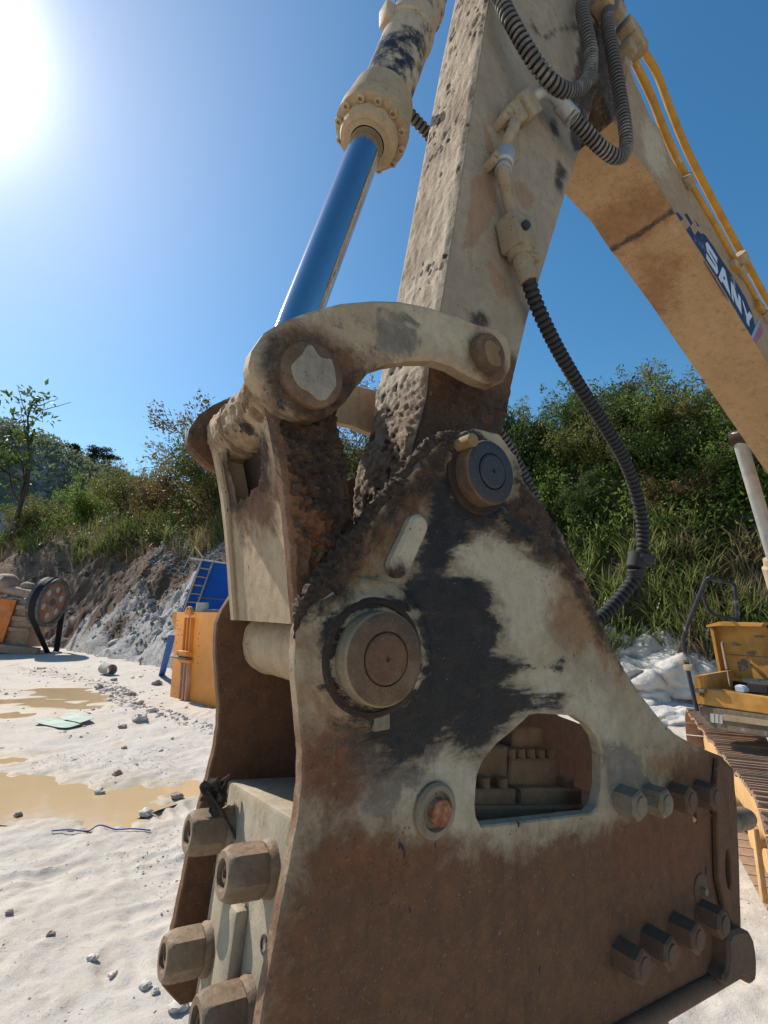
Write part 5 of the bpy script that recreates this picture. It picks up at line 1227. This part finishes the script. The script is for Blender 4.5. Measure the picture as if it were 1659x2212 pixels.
lg0, lg1 = G(349, 1460), np.array(AT(372, 1372, 14.0)); leg = lg1 - lg0; lv = np.array([1, .2, 0])
mk('support_leg', *box((lg0 + lg1) / 2 + ZV * .0, leg / 2, np.array([.09, .03, 0]), np.array([-.03, .09, 0]), .005), M_bluep, hb)
mk('support_leg', *box(G(470, 1475) + ZV * .6, ZV * .62, np.array([.09, .03, 0]), np.array([-.03, .09, 0]), .005), M_bluep, hb)
mk('top_bar', *tube([np.array(AT(411, 1206, THp - .1)), np.array(AT(447, 1211, THp - .1)), np.array(AT(520, 1222, THp - .1))], .025, 8), M_lgrey, hb)
mk('top_brace', *tube([np.array(AT(397, 1228, THp + .6)), np.array(AT(421, 1180, THp + .5)), np.array(AT(440, 1207, THp))], .018, 8), M_ladder, hb)
lad = root('ladder', HB(410, 1323, .1), 'ochre metal ladder with six rungs leaning on the blue hopper', 'ladder')
for (x0, y0, x1, y1) in ((440, 1208, 398, 1324), (463, 1213, 422, 1325)): mk('rail', *tube([HB(x0, y0, .09), HB(x1, y1, .09)], .026, 10), M_ladder, lad)
for k in range(7):
    f = .03 + k * .158
    if f < 1: mk('rung', *tube([HB(440 - 42 * f, 1208 + 116 * f, .09), HB(463 - 41 * f, 1213 + 112 * f, .09)], .018, 8), M_ladder, lad)
stub = mk('pipe_stub', *lathe(AT(436, 1329, 13.2), ZV, [(0, .16), (.34, .16), (.34, .14), (.1, .13)], 24), M_lgrey, None, angle=30, origin=AT(436, 1329, 13.2))
tag(stub, 'short grey pipe stub standing upright above the orange plate', 'pipe')
o = mk('motor_block', *box(AT(449, 1326, 13.3), ux * .22, ZV * .12, uy * .2, .02), M_browns, None, angle=30, origin=AT(449, 1326, 13.3)); tag(o, 'small brown motor block beside the grey pipe stub', 'motor')

# ------------------------------------------------------------------ litter on the yard
pp = G(240, 1459); pdir = np.array([-.75, .66, 0]); M_conc = plain('concrete_pipe', (.36, .33, .28), .85, var=.3, bump=.3)
o = mk('pipe_section', *lathe(pp + ZV * .19 - pdir * .0, pdir, [(0, .155), (0, .19), (.75, .19), (.75, .155), (.02, .15)], 32, cap=(False, False)), M_conc, None, angle=30, origin=pp); tag(o, 'short length of concrete pipe lying on the yard by the bank', 'pipe')
def sheet(name, pts, mat, label, cat, lift=.03, seed=1, thick=.006):
    P = loop_resample(np.array([G(x, y)[:2] for x, y in pts]), .06); P = P if area2(P) > 0 else P[::-1]; c = P.mean(0)
    zz = .01 + lift * fbm(P[:, 0] * 2.2, P[:, 1] * 2.2, 2, seed); zt = .012 + lift * .6
    n = len(P); V = [(c[0], c[1], zt)] + [(x, y, z) for (x, y), z in zip(P, zz)] + [(x, y, z - thick) for (x, y), z in zip(P, zz)]
    F = [(0, 1 + i, 1 + (i + 1) % n) for i in range(n)] + [(1 + i, 1 + n + i, 1 + n + (i + 1) % n, 1 + (i + 1) % n) for i in range(n)]
    o = mk(name, V, F, mat, None, angle=30, origin=(c[0], c[1], 0)); return tag(o, label, cat)
M_green = plain('faded_green_board', (.46, .56, .45), .8, var=.25, dust=.25, scale=3)
sheet('board_scrap', [(74, 1565), (108, 1556), (140, 1562), (178, 1567), (140, 1576), (128, 1573)], M_green, 'faded green board scrap, nearer of two lying on the yard', 'board', .07, 2)
sheet('board_scrap', [(126, 1556), (156, 1545), (190, 1551), (202, 1560), (172, 1568), (142, 1562)], M_green, 'faded green board scrap, farther of two lying on the yard', 'board', .10, 3)
def GH(x, y):
    p = G(x, y); p[2] = max(float(ground_h(np.array([p[0]]), np.array([p[1]]))[0][0]), -.034); return p
bl = [GH(x, y) + ZV * (z * .8) for x, y, z in ((112, 1793, .02), (150, 1790, .03), (190, 1791, .02), (215, 1788, .035), (250, 1791, .02), (285, 1792, .03), (325, 1792, .02))]
o = mk('cord', *tube(resample(smooth_path(bl, 8), .02), .007, 6), plain('blue_cord', (.05, .09, .30), .7), None, origin=bl[3]); tag(o, 'thin blue cord lying across the pale ground', 'cord')
M_rk = plain('pale_stone', (.62, .56, .49), .9, var=.25, bump=.5, scale=20); M_rk2 = plain('brown_clod', (.40, .31, .25), .95, var=.3, bump=.6, scale=25)
rocks = [(386, 2180, .062, M_rk, 'pale angular stone in front of the lowest breaker nut'), (200, 2066, .038, M_rk, 'pale lump in the churned ground left of the breaker'), (246, 2098, .035, M_rk, 'pale lump right of the left lump'), (111, 2018, .030, M_rk2, 'reddish brown clod alone on the pale sand'), (312, 2136, .036, M_rk, 'pale lump up left of the angular stone'), (335, 2148, .030, M_rk, 'little pale lump beside the angular stone'),
         (268, 1616, .05, M_rk2, 'small dark clod beyond the wide puddle'), (216, 1707, .07, M_rk, 'wet pale stone standing in the wide puddle'), (314, 1754, .08, M_rk, 'white stone on the near shore of the wide puddle'),
         (383, 1720, .08, M_rk2, 'grey clod on the far shore of the wide puddle'), (40, 1756, .05, M_rk2, 'dark clod on the near shore at far left'), (253, 1676, .07, M_rk2, 'dark clod above the wide puddle'), (302, 1556, .16, M_rk, 'white stone block on the yard right of the green boards'),
         (265, 1571, .09, M_rk2, 'grey clod right of the green boards'), (340, 1478, .16, M_rk2, 'brown clod near the blue hopper leg'), (215, 1487, .13, M_rk2, 'dark brown clod on the red dirt streak'), (245, 1470, .1, M_rk2, 'brown clod under the concrete pipe'),
         (285, 1500, .12, M_rk2, 'brown clod at the right end of the red dirt streak'), (330, 1540, .10, M_rk, 'pale clod on the berm between puddles and frame plate'), (300, 1520, .11, M_rk, 'pale clod at the upper end of the berm'), (20, 1975, .03, M_rk2, 'grey clod at the far left of the near sand')]
for i, (x, y, r_, mt, lb) in enumerate(rocks):
    r_ *= .8; c = GH(x, y); o = mk('stone', *rockmesh(c + ZV * r_ * .35, r_, i + 20, 3, (1.2, 1, .75), .5, .1), mt, None, angle=40, origin=c); tag(o, lb, 'stone', 'loose stones and clods on the yard')
def scatter(n, xs, ys, rs, mat, name, label, onbank=False, sel=None, seed=3):
    rg = np.random.default_rng(seed); V, F, k = [], [], 0
    tv = np.array([(1, 0, 0), (-.5, .87, 0), (-.5, -.87, 0), (.25, .4, .8), (-.5, 0, .7), (.3, -.45, .75)]); tf = [(0, 2, 1), (0, 1, 3), (1, 4, 3), (1, 2, 4), (2, 5, 4), (2, 0, 5), (0, 3, 5), (3, 4, 5)]
    X = rg.uniform(*xs, n); Y = rg.uniform(*ys, n)
    if sel is not None: kk = sel(X, Y, rg); X, Y = X[kk], Y[kk]
    if not onbank:
        Z, sdw = ground_h(X, Y); kk = (sdw < -.02) & (Z > -.036); X, Y, Z = X[kk], Y[kk], Z[kk]
    else: Z = bank_h(X, Y)[0]
    for x, y, z in zip(X, Y, Z):
        r_ = rs[0] * (rs[1] / rs[0]) ** (rg.random() ** 2.2); a = rg.uniform(0, 6.28); ca, sa = math.cos(a), math.sin(a); q = tv * (r_ * rg.uniform(.6, 1.3, (6, 1))) * np.array([1.1, .9, .8])
        V.append(np.stack([q[:, 0] * ca - q[:, 1] * sa + x, q[:, 0] * sa + q[:, 1] * ca + y, q[:, 2] + z - r_ * .15], 1)); F += [tuple(i + k for i in f) for f in tf]; k += 6
    o = mk(name, np.vstack(V), F, mat, None, smooth=False); return tag(o, label, kind='stuff')
def clumped(X, Y, rg): return rg.random(len(X)) < np.clip(fbm(X * 1.3, Y * 1.3, 4, 55) * 3.6 - 1.55, .02, 1)
scatter(34000, (-5.5, 3), (2.4, 9), (.003, .018), M_rk, 'grit', 'fine pale grit strewn over the near ground', sel=clumped)
scatter(5000, (-14, 2), (8, 24), (.012, .07), M_rk, 'grit', 'loose pale grit over the far yard', sel=clumped, seed=8)
def redsel(X, Y, rg): return (sdpoly(X, Y, redl) > -.2) & (rg.random(len(X)) < .6)
scatter(6000, (-14, 0), (9, 22), (.015, .09), M_rk2, 'dirt_clods', 'streak of red brown dirt clods across the yard', sel=redsel, seed=9)
berm = cropG([(680, 1120), (760, 1100), (900, 1160), (940, 1240), (1100, 1300), (1300, 1350), (1480, 1420), (1480, 1450), (1250, 1380), (1050, 1320), (880, 1270), (760, 1200)], 1134)
def bermsel(X, Y, rg): return (sdpoly(X, Y, berm) > -.1) & (rg.random(len(X)) < .7)
scatter(16000, (-9, 0), (8, 18), (.015, .10), M_rk, 'berm_rubble', 'low ridge of pale churned rubble beside the puddles', sel=bermsel, seed=10)
def rubsel(X, Y, rg):
    s = foot_s(X, Y); return (s > -.8) & (s < np.interp(X, [-25, -16, -11, -7, 2], [.8, 1.5, 3, 4.4, 3])) & (rg.random(len(X)) < np.clip(fbm(X * .8, Y * .8, 3, 66) * 3 - 1, .05, 1))
M_rub = plain('marble_rubble', (.42, .405, .385), .9, var=.4, bump=.4, scale=3)
scatter(4200, (-30, 8), (9, 36), (.05, .50), M_rub, 'bank_rubble', 'white marble rubble strewn on the foot of the bank', True, rubsel, 11)
def gravsel(X, Y, rg):
    s = foot_s(X, Y); return (s > 3.2 + (fbm(X * .6, Y * .6, 2, 7)) * 1.5) & (s < 5.6) & (X > -15) & (X < -4)
scatter(22000, (-16, -3), (18, 34), (.05, .16), plain('grey_gravel', (.34, .34, .34), .9, var=.4, scale=3), 'gravel_spill', 'grey gravel spilled over the top of the bank', True, gravsel, 12)

def screesel(X, Y, rg):
    s = foot_s(X, Y); return (s > .6) & (s < 5.2) & (rg.random(len(X)) < np.clip(fbm(X * .7, Y * .7, 3, 91) * 3.2 - 1.2, .03, 1))
scatter(16000, (-34, -6), (18, 44), (.04, .20), plain('soil_scree', (.24, .19, .15), .95, var=.5, bump=.4, scale=2), 'scree', 'brown and grey scree lying on the soil of the bank', True, screesel, 21)
# ------------------------------------------------------------------ vegetation
def leafmat(name, c1, c2, trans=.42, rough=.5, autumn=0.0):
    m = Mat(name)
    oi = m.n.new('ShaderNodeObjectInfo'); n1 = m.noise(1.1, 4, .6); n2 = m.n.new('ShaderNodeTexWhiteNoise'); n2.noise_dimensions = '3D'
    sn = m.n.new('ShaderNodeVectorMath'); sn.operation = 'SNAP'; m.l.new(m.co, sn.inputs[0]); sn.inputs[1].default_value = (.12, .12, .12); m.l.new(sn.outputs[0], n2.inputs['Vector'])
    col = m.mix(m.step(n1, .35, .65), c1, c2); col = m.mix(m.math('MULTIPLY', n2.outputs['Value'], .55), col, tuple(x * 1.6 for x in c2))
    if autumn: col = m.mix(m.step(m.math('ADD', m.math('MULTIPLY', n2.outputs['Value'], .5), m.math('MULTIPLY', m.noise(.8, 4, .6, m.map(loc=(6, 2, 2))), .6)), .86 - .35 * autumn, .9 - .35 * autumn), col, (.16, .075, .03))
    m.put(m.b.inputs['Base Color'], col); m.b.inputs['Roughness'].default_value = rough; m.b.inputs['Specular IOR Level'].default_value = .3
    tr = m.n.new('ShaderNodeBsdfTranslucent'); m.put(tr.inputs['Color'], m.mix(.5, col, tuple(min(1, x * 2.2) for x in c2)))
    mx = m.n.new('ShaderNodeMixShader'); mx.inputs[0].default_value = trans
    m.l.new(m.b.outputs[0], mx.inputs[1]); m.l.new(tr.outputs[0], mx.inputs[2]); m.l.new(mx.outputs[0], m.n['Material Output'].inputs['Surface'])
    return m.m
M_leafA = leafmat('leaf_dark_green', (.035, .060, .014), (.055, .085, .018))
M_leafB = leafmat('leaf_olive', (.085, .095, .022), (.12, .125, .03), autumn=.25)
M_leafC = leafmat('leaf_brownish', (.075, .062, .022), (.10, .075, .028), autumn=.6)
M_leafD = leafmat('leaf_bright', (.075, .12, .02), (.11, .16, .03), .5)
M_grass = leafmat('grass_blade', (.070, .105, .022), (.125, .145, .045), .45, .32)
M_grass2 = leafmat('dry_grass', (.14, .115, .06), (.19, .15, .08), .3, .5)
M_bark = plain('bark', (.075, .058, .045), .9, var=.4, bump=.5, scale=10)
M_pine = leafmat('pine_needles', (.018, .030, .014), (.026, .040, .018), .15, .6)

def leaves(P, D, size, rg, droop=.4, wide=.42):
    """one folded leaf (two quads) at each point P, growing along D"""
    n = len(P); d = D + rg.normal(0, .55, (n, 3)); d[:, 2] -= droop; d /= np.linalg.norm(d, axis=1)[:, None]
    r = rg.normal(0, 1, (n, 3)); s = np.cross(d, r); s /= np.linalg.norm(s, axis=1)[:, None] + 1e-9; nn = np.cross(s, d)
    L = size * rg.uniform(.6, 1.35, n)[:, None]; w = L * wide
    tip = P + d * L - nn * L * .12; mid = P + d * L * .45
    V = np.stack([P, mid + s * w * .5 + nn * w * .16, tip, mid - s * w * .5 + nn * w * .16], 1).reshape(-1, 3)
    F = (np.arange(n)[:, None] * 4 + np.array([[0, 1, 2, 3]])).tolist()
    return V, F
def branch_set(h, spread, rg, nb=9, lean=(0, 0), depth=2, r0=.05, up=.6, start=.15):
    """skeleton of a shrub or tree: polylines with radii, and the twig tips"""
    segs, tips = [], []
    def grow(p, d, L, r, lev):
        n = 6; pts = [p.copy()]; d = d.copy()
        for _ in range(n):
            d = d + rg.normal(0, .16, 3); d[2] += .05 * up; d /= np.linalg.norm(d); p = p + d * L / n; pts.append(p.copy())
        segs.append((np.array(pts), np.linspace(r, r * .4, n + 1)))
        if lev >= 1: tips.extend([(q, d) for q in pts[2:]])
        if lev < depth:
            for _ in range(rg.integers(3, 6)):
                i = rg.integers(2, n + 1); q = pts[i]; d2 = d * .55 + rg.normal(0, .6, 3); d2[2] += .15; d2 /= np.linalg.norm(d2)
                grow(q, d2, L * rg.uniform(.4, .65), r * .45, lev + 1)
    for k in range(nb):
        t = 2 * math.pi * k / nb + rg.uniform(-.3, .3); o = rg.uniform(.1, 1)
        d = np.array([math.cos(t) * spread * o + lean[0], math.sin(t) * spread * o + lean[1], up + .5]); d /= np.linalg.norm(d)
        grow(np.array([math.cos(t), math.sin(t), 0]) * .12 * rg.random(), d, h * rg.uniform(.6, .95), r0, 0)
    return segs, tips
def make_shrub(seed, h, spread, nleaf, lsize, mat, nb=9, r0=.04, depth=2, droop=.4, sig=.22, **kw):
    rg = np.random.default_rng(seed); segs, tips = branch_set(h, spread, rg, nb, depth=depth, r0=r0, **kw)
    tv = [tube(p, r, 5, False) for p, r in segs]; TV, TF = join(*tv)
    T = np.array([t[0] for t in tips]); Dn = np.array([t[1] for t in tips]); i = rg.integers(0, len(T), nleaf)
    # leaves in bunches: a shared jitter per bunch leaves gaps between
    nbun = max(20, nleaf // 14); bi = rg.integers(0, len(T), nbun); bc = T[bi] + rg.normal(0, sig, (nbun, 3)); k = rg.integers(0, nbun, nleaf)
    P = bc[k] + rg.normal(0, sig * .55, (nleaf, 3)); P[:, 2] = np.maximum(P[:, 2], .05)
    LV, LF = leaves(P, Dn[bi][k], lsize, rg, droop)
    def mesh(nm, V, F, mt):
        me = bpy.data.meshes.new(nm); me.from_pydata(np.asarray(V).tolist(), [], F); me.update(); me.materials.append(mt); return me
    tm = mesh('stems', TV, TF, M_bark); tm.shade_smooth(); return tm, mesh('crown', LV, LF, mat)
protos = {'A': make_shrub(1, 3.4, .75, 9000, .17, M_leafA, 10), 'B': make_shrub(2, 3.2, .8, 8000, .15, M_leafB, 10), 'C': make_shrub(3, 2.8, .9, 7000, .15, M_leafC, 11), 'D': make_shrub(4, 3.0, .7, 8000, .16, M_leafD, 9),
          'T': make_shrub(5, 5.2, .5, 6500, .19, M_leafB, 4, .07, up=1.0), 'S': make_shrub(6, 10.5, .10, 620, .42, M_leafA, 1, .17, up=1.4, sig=.6), 'U': make_shrub(8, 4.6, .75, 3600, .20, M_leafC, 6, .05, up=.6, sig=.3)}
def plant(name, kind, loc, scale, rz, label, cat, group=None):
    r_ = root(name, loc, label, cat, group); r_.rotation_euler = (0, 0, rz); r_.scale = (scale,) * 3
    for nm, me in zip(('trunk' if cat == 'tree' else 'stems', 'crown'), protos[kind]):
        o = bpy.data.objects.new(nm, me); COL.objects.link(o); o.parent = r_
    return r_
def on_bank(px, s_target, back=True):
    """the point on the bank beyond the foot by s_target, in the picture column px"""
    r_ = ray(px, 1250); d = r_[:2] / np.linalg.norm(r_[:2]); t = np.linspace(6, 70, 2600); s = foot_s(d[0] * t, d[1] * t); i = np.argmax(s > s_target)
    x, y = d * t[i]; return np.array([x, y, float(bank_h(np.array([x]), np.array([y]))[0][0]) - .15])
shr = [  # name, kind, column, distance beyond the foot, scale, turn, label, category
    ('shrub', 'A', 1120, 5.74, 0.76, .3, 'dark leafy shrub on the bank just right of the arm', 'shrub'),
    ('shrub', 'D', 1180, 4.42, 0.62, 1.3, 'green shrub behind the upper pin of the breaker', 'shrub'),
    ('tree', 'T', 1150, 7.07, 0.53, 2.0, 'leafy tree whose top shows beside the stick, left of the black hose', 'tree'),
    ('shrub', 'A', 1235, 6.63, 0.79, 2.3, 'dark shrub left of the hanging black hose', 'shrub'),
    ('shrub', 'B', 1300, 5.30, 0.72, .9, 'olive shrub right behind the hanging black hose', 'shrub'),
    ('tree', 'T', 1330, 7.51, 0.48, 4.2, 'thin topped tree right of the hanging black hose', 'tree'),
    ('shrub', 'A', 1375, 6.37, 0.82, 3.4, 'big dark shrub between the hose and the boom', 'shrub'),
    ('tree', 'U', 1400, 7.51, 0.59, 1.4, 'tallest bushy tree under the yellow boom, with bare twigs', 'tree'),
    ('shrub', 'D', 1440, 5.83, 0.72, 5.0, 'bright green shrub below the boom', 'shrub'),
    ('shrub', 'B', 1500, 6.00, 0.82, .2, 'olive shrub at the lower edge of the boom', 'shrub'),
    ('shrub', 'A', 1560, 4.77, 0.66, 2.6, 'dark shrub behind the boom cylinder', 'shrub'),
    ('shrub', 'D', 1630, 4.42, 0.66, 4.4, 'green shrub at the right edge behind the handrail', 'shrub'),
    ('shrub', 'C', 1480, 3.89, 0.49, 1.1, 'low dark bush above the handrail', 'shrub'),
    ('shrub', 'A', 1260, 4.07, 0.52, 1.9, 'low dark shrub over the grass tufts', 'shrub'),
    ('tree', 'U', 470, 8.5, 1.45, .5, 'large brownish tree rising behind the connecting link', 'tree'),
    ('shrub', 'C', 400, 8.5, 1.5, 2.2, 'brown green shrub left of the connecting link', 'shrub'),
    ('shrub', 'B', 455, 7.0, 1.45, 4.0, 'olive shrub right beside the connecting link', 'shrub'),
    ('shrub', 'C', 330, 10, 1.4, 1.0, 'brownish shrub in the middle of the left bank', 'shrub'),
    ('shrub', 'B', 265, 11, 1.3, 3.0, 'olive shrub over the red soil of the left bank', 'shrub'),
    ('shrub', 'D', 160, 11, 1.25, 5.1, 'bright bushy shrub at left, topped by sunlit blades', 'shrub'),
    ('shrub', 'B', 70, 9.5, 1.15, 2.9, 'olive shrub near the left edge', 'shrub'),
    ('tree', 'S', 24, 7.5, 1.6, .4, 'slender sparse tree against the sky at the left edge', 'tree'),
    ('tree', 'U', 760, 8.6, 1.2, 3.1, 'tree seen through the gap between link and stick', 'tree'),
    ('shrub', 'B', 700, 7.0, 1.1, 2.1, 'shrub low in the gap between link and stick', 'shrub')]
for nm, kd, px, s_, sc_, rz, lb, ct_ in shr:
    plant(nm, kd, on_bank(px, s_), sc_, rz, lb, ct_, 'trees on the bank' if ct_ == 'tree' else 'shrubs on the bank')
# undergrowth that fills the bank as one mass
rg = np.random.default_rng(77)
def undergrowth(n, xr, smin, smax, lsize, mat, label, seed, hgt=1.0):
    rg = np.random.default_rng(seed); X = []; 
    while sum(map(len, X)) < n // 12:
        uu = rg.uniform(*xr, 4000); d = rg.uniform(smin, smax, 4000); x = np.interp(uu, uq, fx2) + np.interp(uu, uq, nxv) * d; y = np.interp(uu, uq, fy2) + np.interp(uu, uq, nyv) * d
        k = fbm(x * .45, y * .45, 3, seed) > .40 - .12 * (d > smin + 1.2); X.append(np.stack([x[k], y[k]], 1))
    C = np.vstack(X)[:n // 12]; z = bank_h(C[:, 0], C[:, 1])[0]; C3 = np.column_stack([C, z + hgt * rg.random(len(C)) ** 1.2 * (.5 + fbm(C[:, 0] * .7, C[:, 1] * .7, 2, seed + 2))])
    k = rg.integers(0, len(C3), n); P = C3[k] + rg.normal(0, .2, (n, 3)); D = np.tile([0, -.3, .6], (n, 1)) + rg.normal(0, .3, (n, 3))
    V, F = leaves(P, D, lsize, rg, .3); o = mk('undergrowth', V, F, mat, None, smooth=False); return tag(o, label, kind='stuff')
uR0, uR1 = np.interp([0, 14], fx2, uq); uL0, uL1 = np.interp([-42, -1], fx2, uq)
undergrowth(30000, (uR0, uR1), 2.9, 8.0, .17, M_leafA, 'dark undergrowth covering the right bank', 31, 1.2)
undergrowth(26000, (uR0, uR1), 2.8, 7.5, .15, M_leafD, 'olive undergrowth on the right bank', 32, 1.3)
undergrowth(40000, (uL0, uL1), 4.9, 19, .26, M_leafA, 'dark undergrowth covering the left bank', 33, 1.9)
undergrowth(40000, (uL0, uL1), 5.2, 20, .26, M_leafC, 'brownish undergrowth on the left bank', 34, 2.2)
def grass(n, xr, smin, smax, L, mat, label, seed, clump=14, wd=.016):
    rg = np.random.default_rng(seed); nc = n // clump; uu = rg.uniform(*xr, nc * 4); d = rg.uniform(smin, smax, nc * 4)
    x = np.interp(uu, uq, fx2) + np.interp(uu, uq, nxv) * d; y = np.interp(uu, uq, fy2) + np.interp(uu, uq, nyv) * d; k = fbm(x * .6, y * .6, 3, seed) > .47; x, y = x[k][:nc], y[k][:nc]
    z = bank_h(x, y)[0] - .05; q = np.repeat(np.arange(len(x)), clump); n = len(q)
    P = np.stack([x[q], y[q], z[q]], 1) + rg.normal(0, .09, (n, 3)) * np.array([1, 1, .2]); az = rg.uniform(0, 2 * math.pi, n); out = np.stack([np.cos(az), np.sin(az), np.zeros(n)], 1)
    ln = L * rg.uniform(.5, 1.25, n)[:, None]; bend = rg.uniform(.25, .95, n)[:, None]; side = np.stack([-np.sin(az), np.cos(az), np.zeros(n)], 1) * wd
    V = []; T = np.linspace(0, 1, 5)
    for t in T:
        c = P + np.array([0, 0, 1]) * ln * (t - .55 * bend * t ** 2.2) * (1 - .15 * bend) + out * ln * bend * t ** 1.7 * .8; w_ = (1 - t ** 2) + .05
        V += [c - side * w_, c + side * w_]
    V = np.stack(V, 1).reshape(-1, 3); F = (np.arange(n)[:, None, None] * 10 + np.array([[0, 1, 3, 2], [2, 3, 5, 4], [4, 5, 7, 6], [6, 7, 9, 8]])[None]).reshape(-1, 4).tolist()
    o = mk('grass', V, F, mat, None); return tag(o, label, kind='stuff')
grass(11000, (uR0, uR1), 1.2, 3.6, 1.35, M_grass, 'long arching grass above the white rock', 41, 34, .02)
grass(5000, (uR0, uR1), 1.1, 3.2, 1.4, M_grass2, 'dry straw coloured grass above the white rock', 42, 30, .018)
grass(22000, (uL0, uL1), 4.8, 10.5, 1.9, M_grass, 'long green grass along the top of the left bank', 43, wd=.025)
grass(8000, (uL0, uL1), 4.6, 8.0, 1.4, M_grass2, 'dry grass hanging over the left bank', 44, wd=.02)
# scrub on the far hill and three pines on its ridge
rgh = np.random.default_rng(5); n = 7000; az = rgh.uniform(R(-47), R(-18), n); rr = rgh.uniform(120, 178, n); x = np.sin(az) * rr; y = np.cos(az) * rr
k = fbm(x * .09, y * .09, 3, 17) > .44; x, y = x[k], y[k]; q = np.repeat(np.arange(len(x)), 3); P = np.stack([x[q], y[q], hill_h(x[q], y[q]) + rgh.random(len(q)) * 1.6], 1) + rgh.normal(0, .6, (len(q), 3))
V, F = leaves(P, np.tile([0, 0, .8], (len(P), 1)), .95, rgh, .1, .7); tag(mk('scrub', V, F, leafmat('hill_leaf', (.095, .125, .07), (.125, .15, .085), .35, .7), None, smooth=False), 'scrub covering the far hill', kind='stuff')
def pine(px, py_base, h, label, seed):
    rg = np.random.default_rng(seed); r_ = ray(px, py_base); d = r_[:2] / np.linalg.norm(r_[:2]); t = np.linspace(110, 190, 400); zz = hill_h(d[0] * t, d[1] * t); el = (zz - CAM_H) / t; i = np.argmax(el); b = np.array([*(d * t[i]), zz[i] - .5])
    ro = root('pine_tree', b, label, 'tree', 'trees on the far ridge')
    tr = np.array([b + np.array([.25 * math.sin(s * 2 + seed), 0, s * h]) for s in np.linspace(0, 1, 8)]); mk('trunk', *tube(tr, np.linspace(.22, .06, 8), 6), M_bark, ro)
    P = []
    for k in range(9):
        zc = h * rg.uniform(.5, 1.0); c = b + np.array([rg.normal(0, h * .16), rg.normal(0, h * .16), zc]); P.append(c + rg.normal(0, 1, (90, 3)) * np.array([h * .11, h * .11, h * .035]))
    P = np.vstack(P); mk('crown', *leaves(P, np.tile([0, 0, .3], (len(P), 1)), .7, rg, .1, .35), M_pine, ro, smooth=False)
pine(205, 968, 5.5, 'leftmost small pine on the far ridge', 1); pine(222, 975, 6.8, 'middle pine on the far ridge, leaning right', 2); pine(238, 985, 6.0, 'rightmost pine on the far ridge, nearest the bank trees', 4); pine(165, 945, 3.6, 'tiny pointed conifer farther up the ridge', 5)
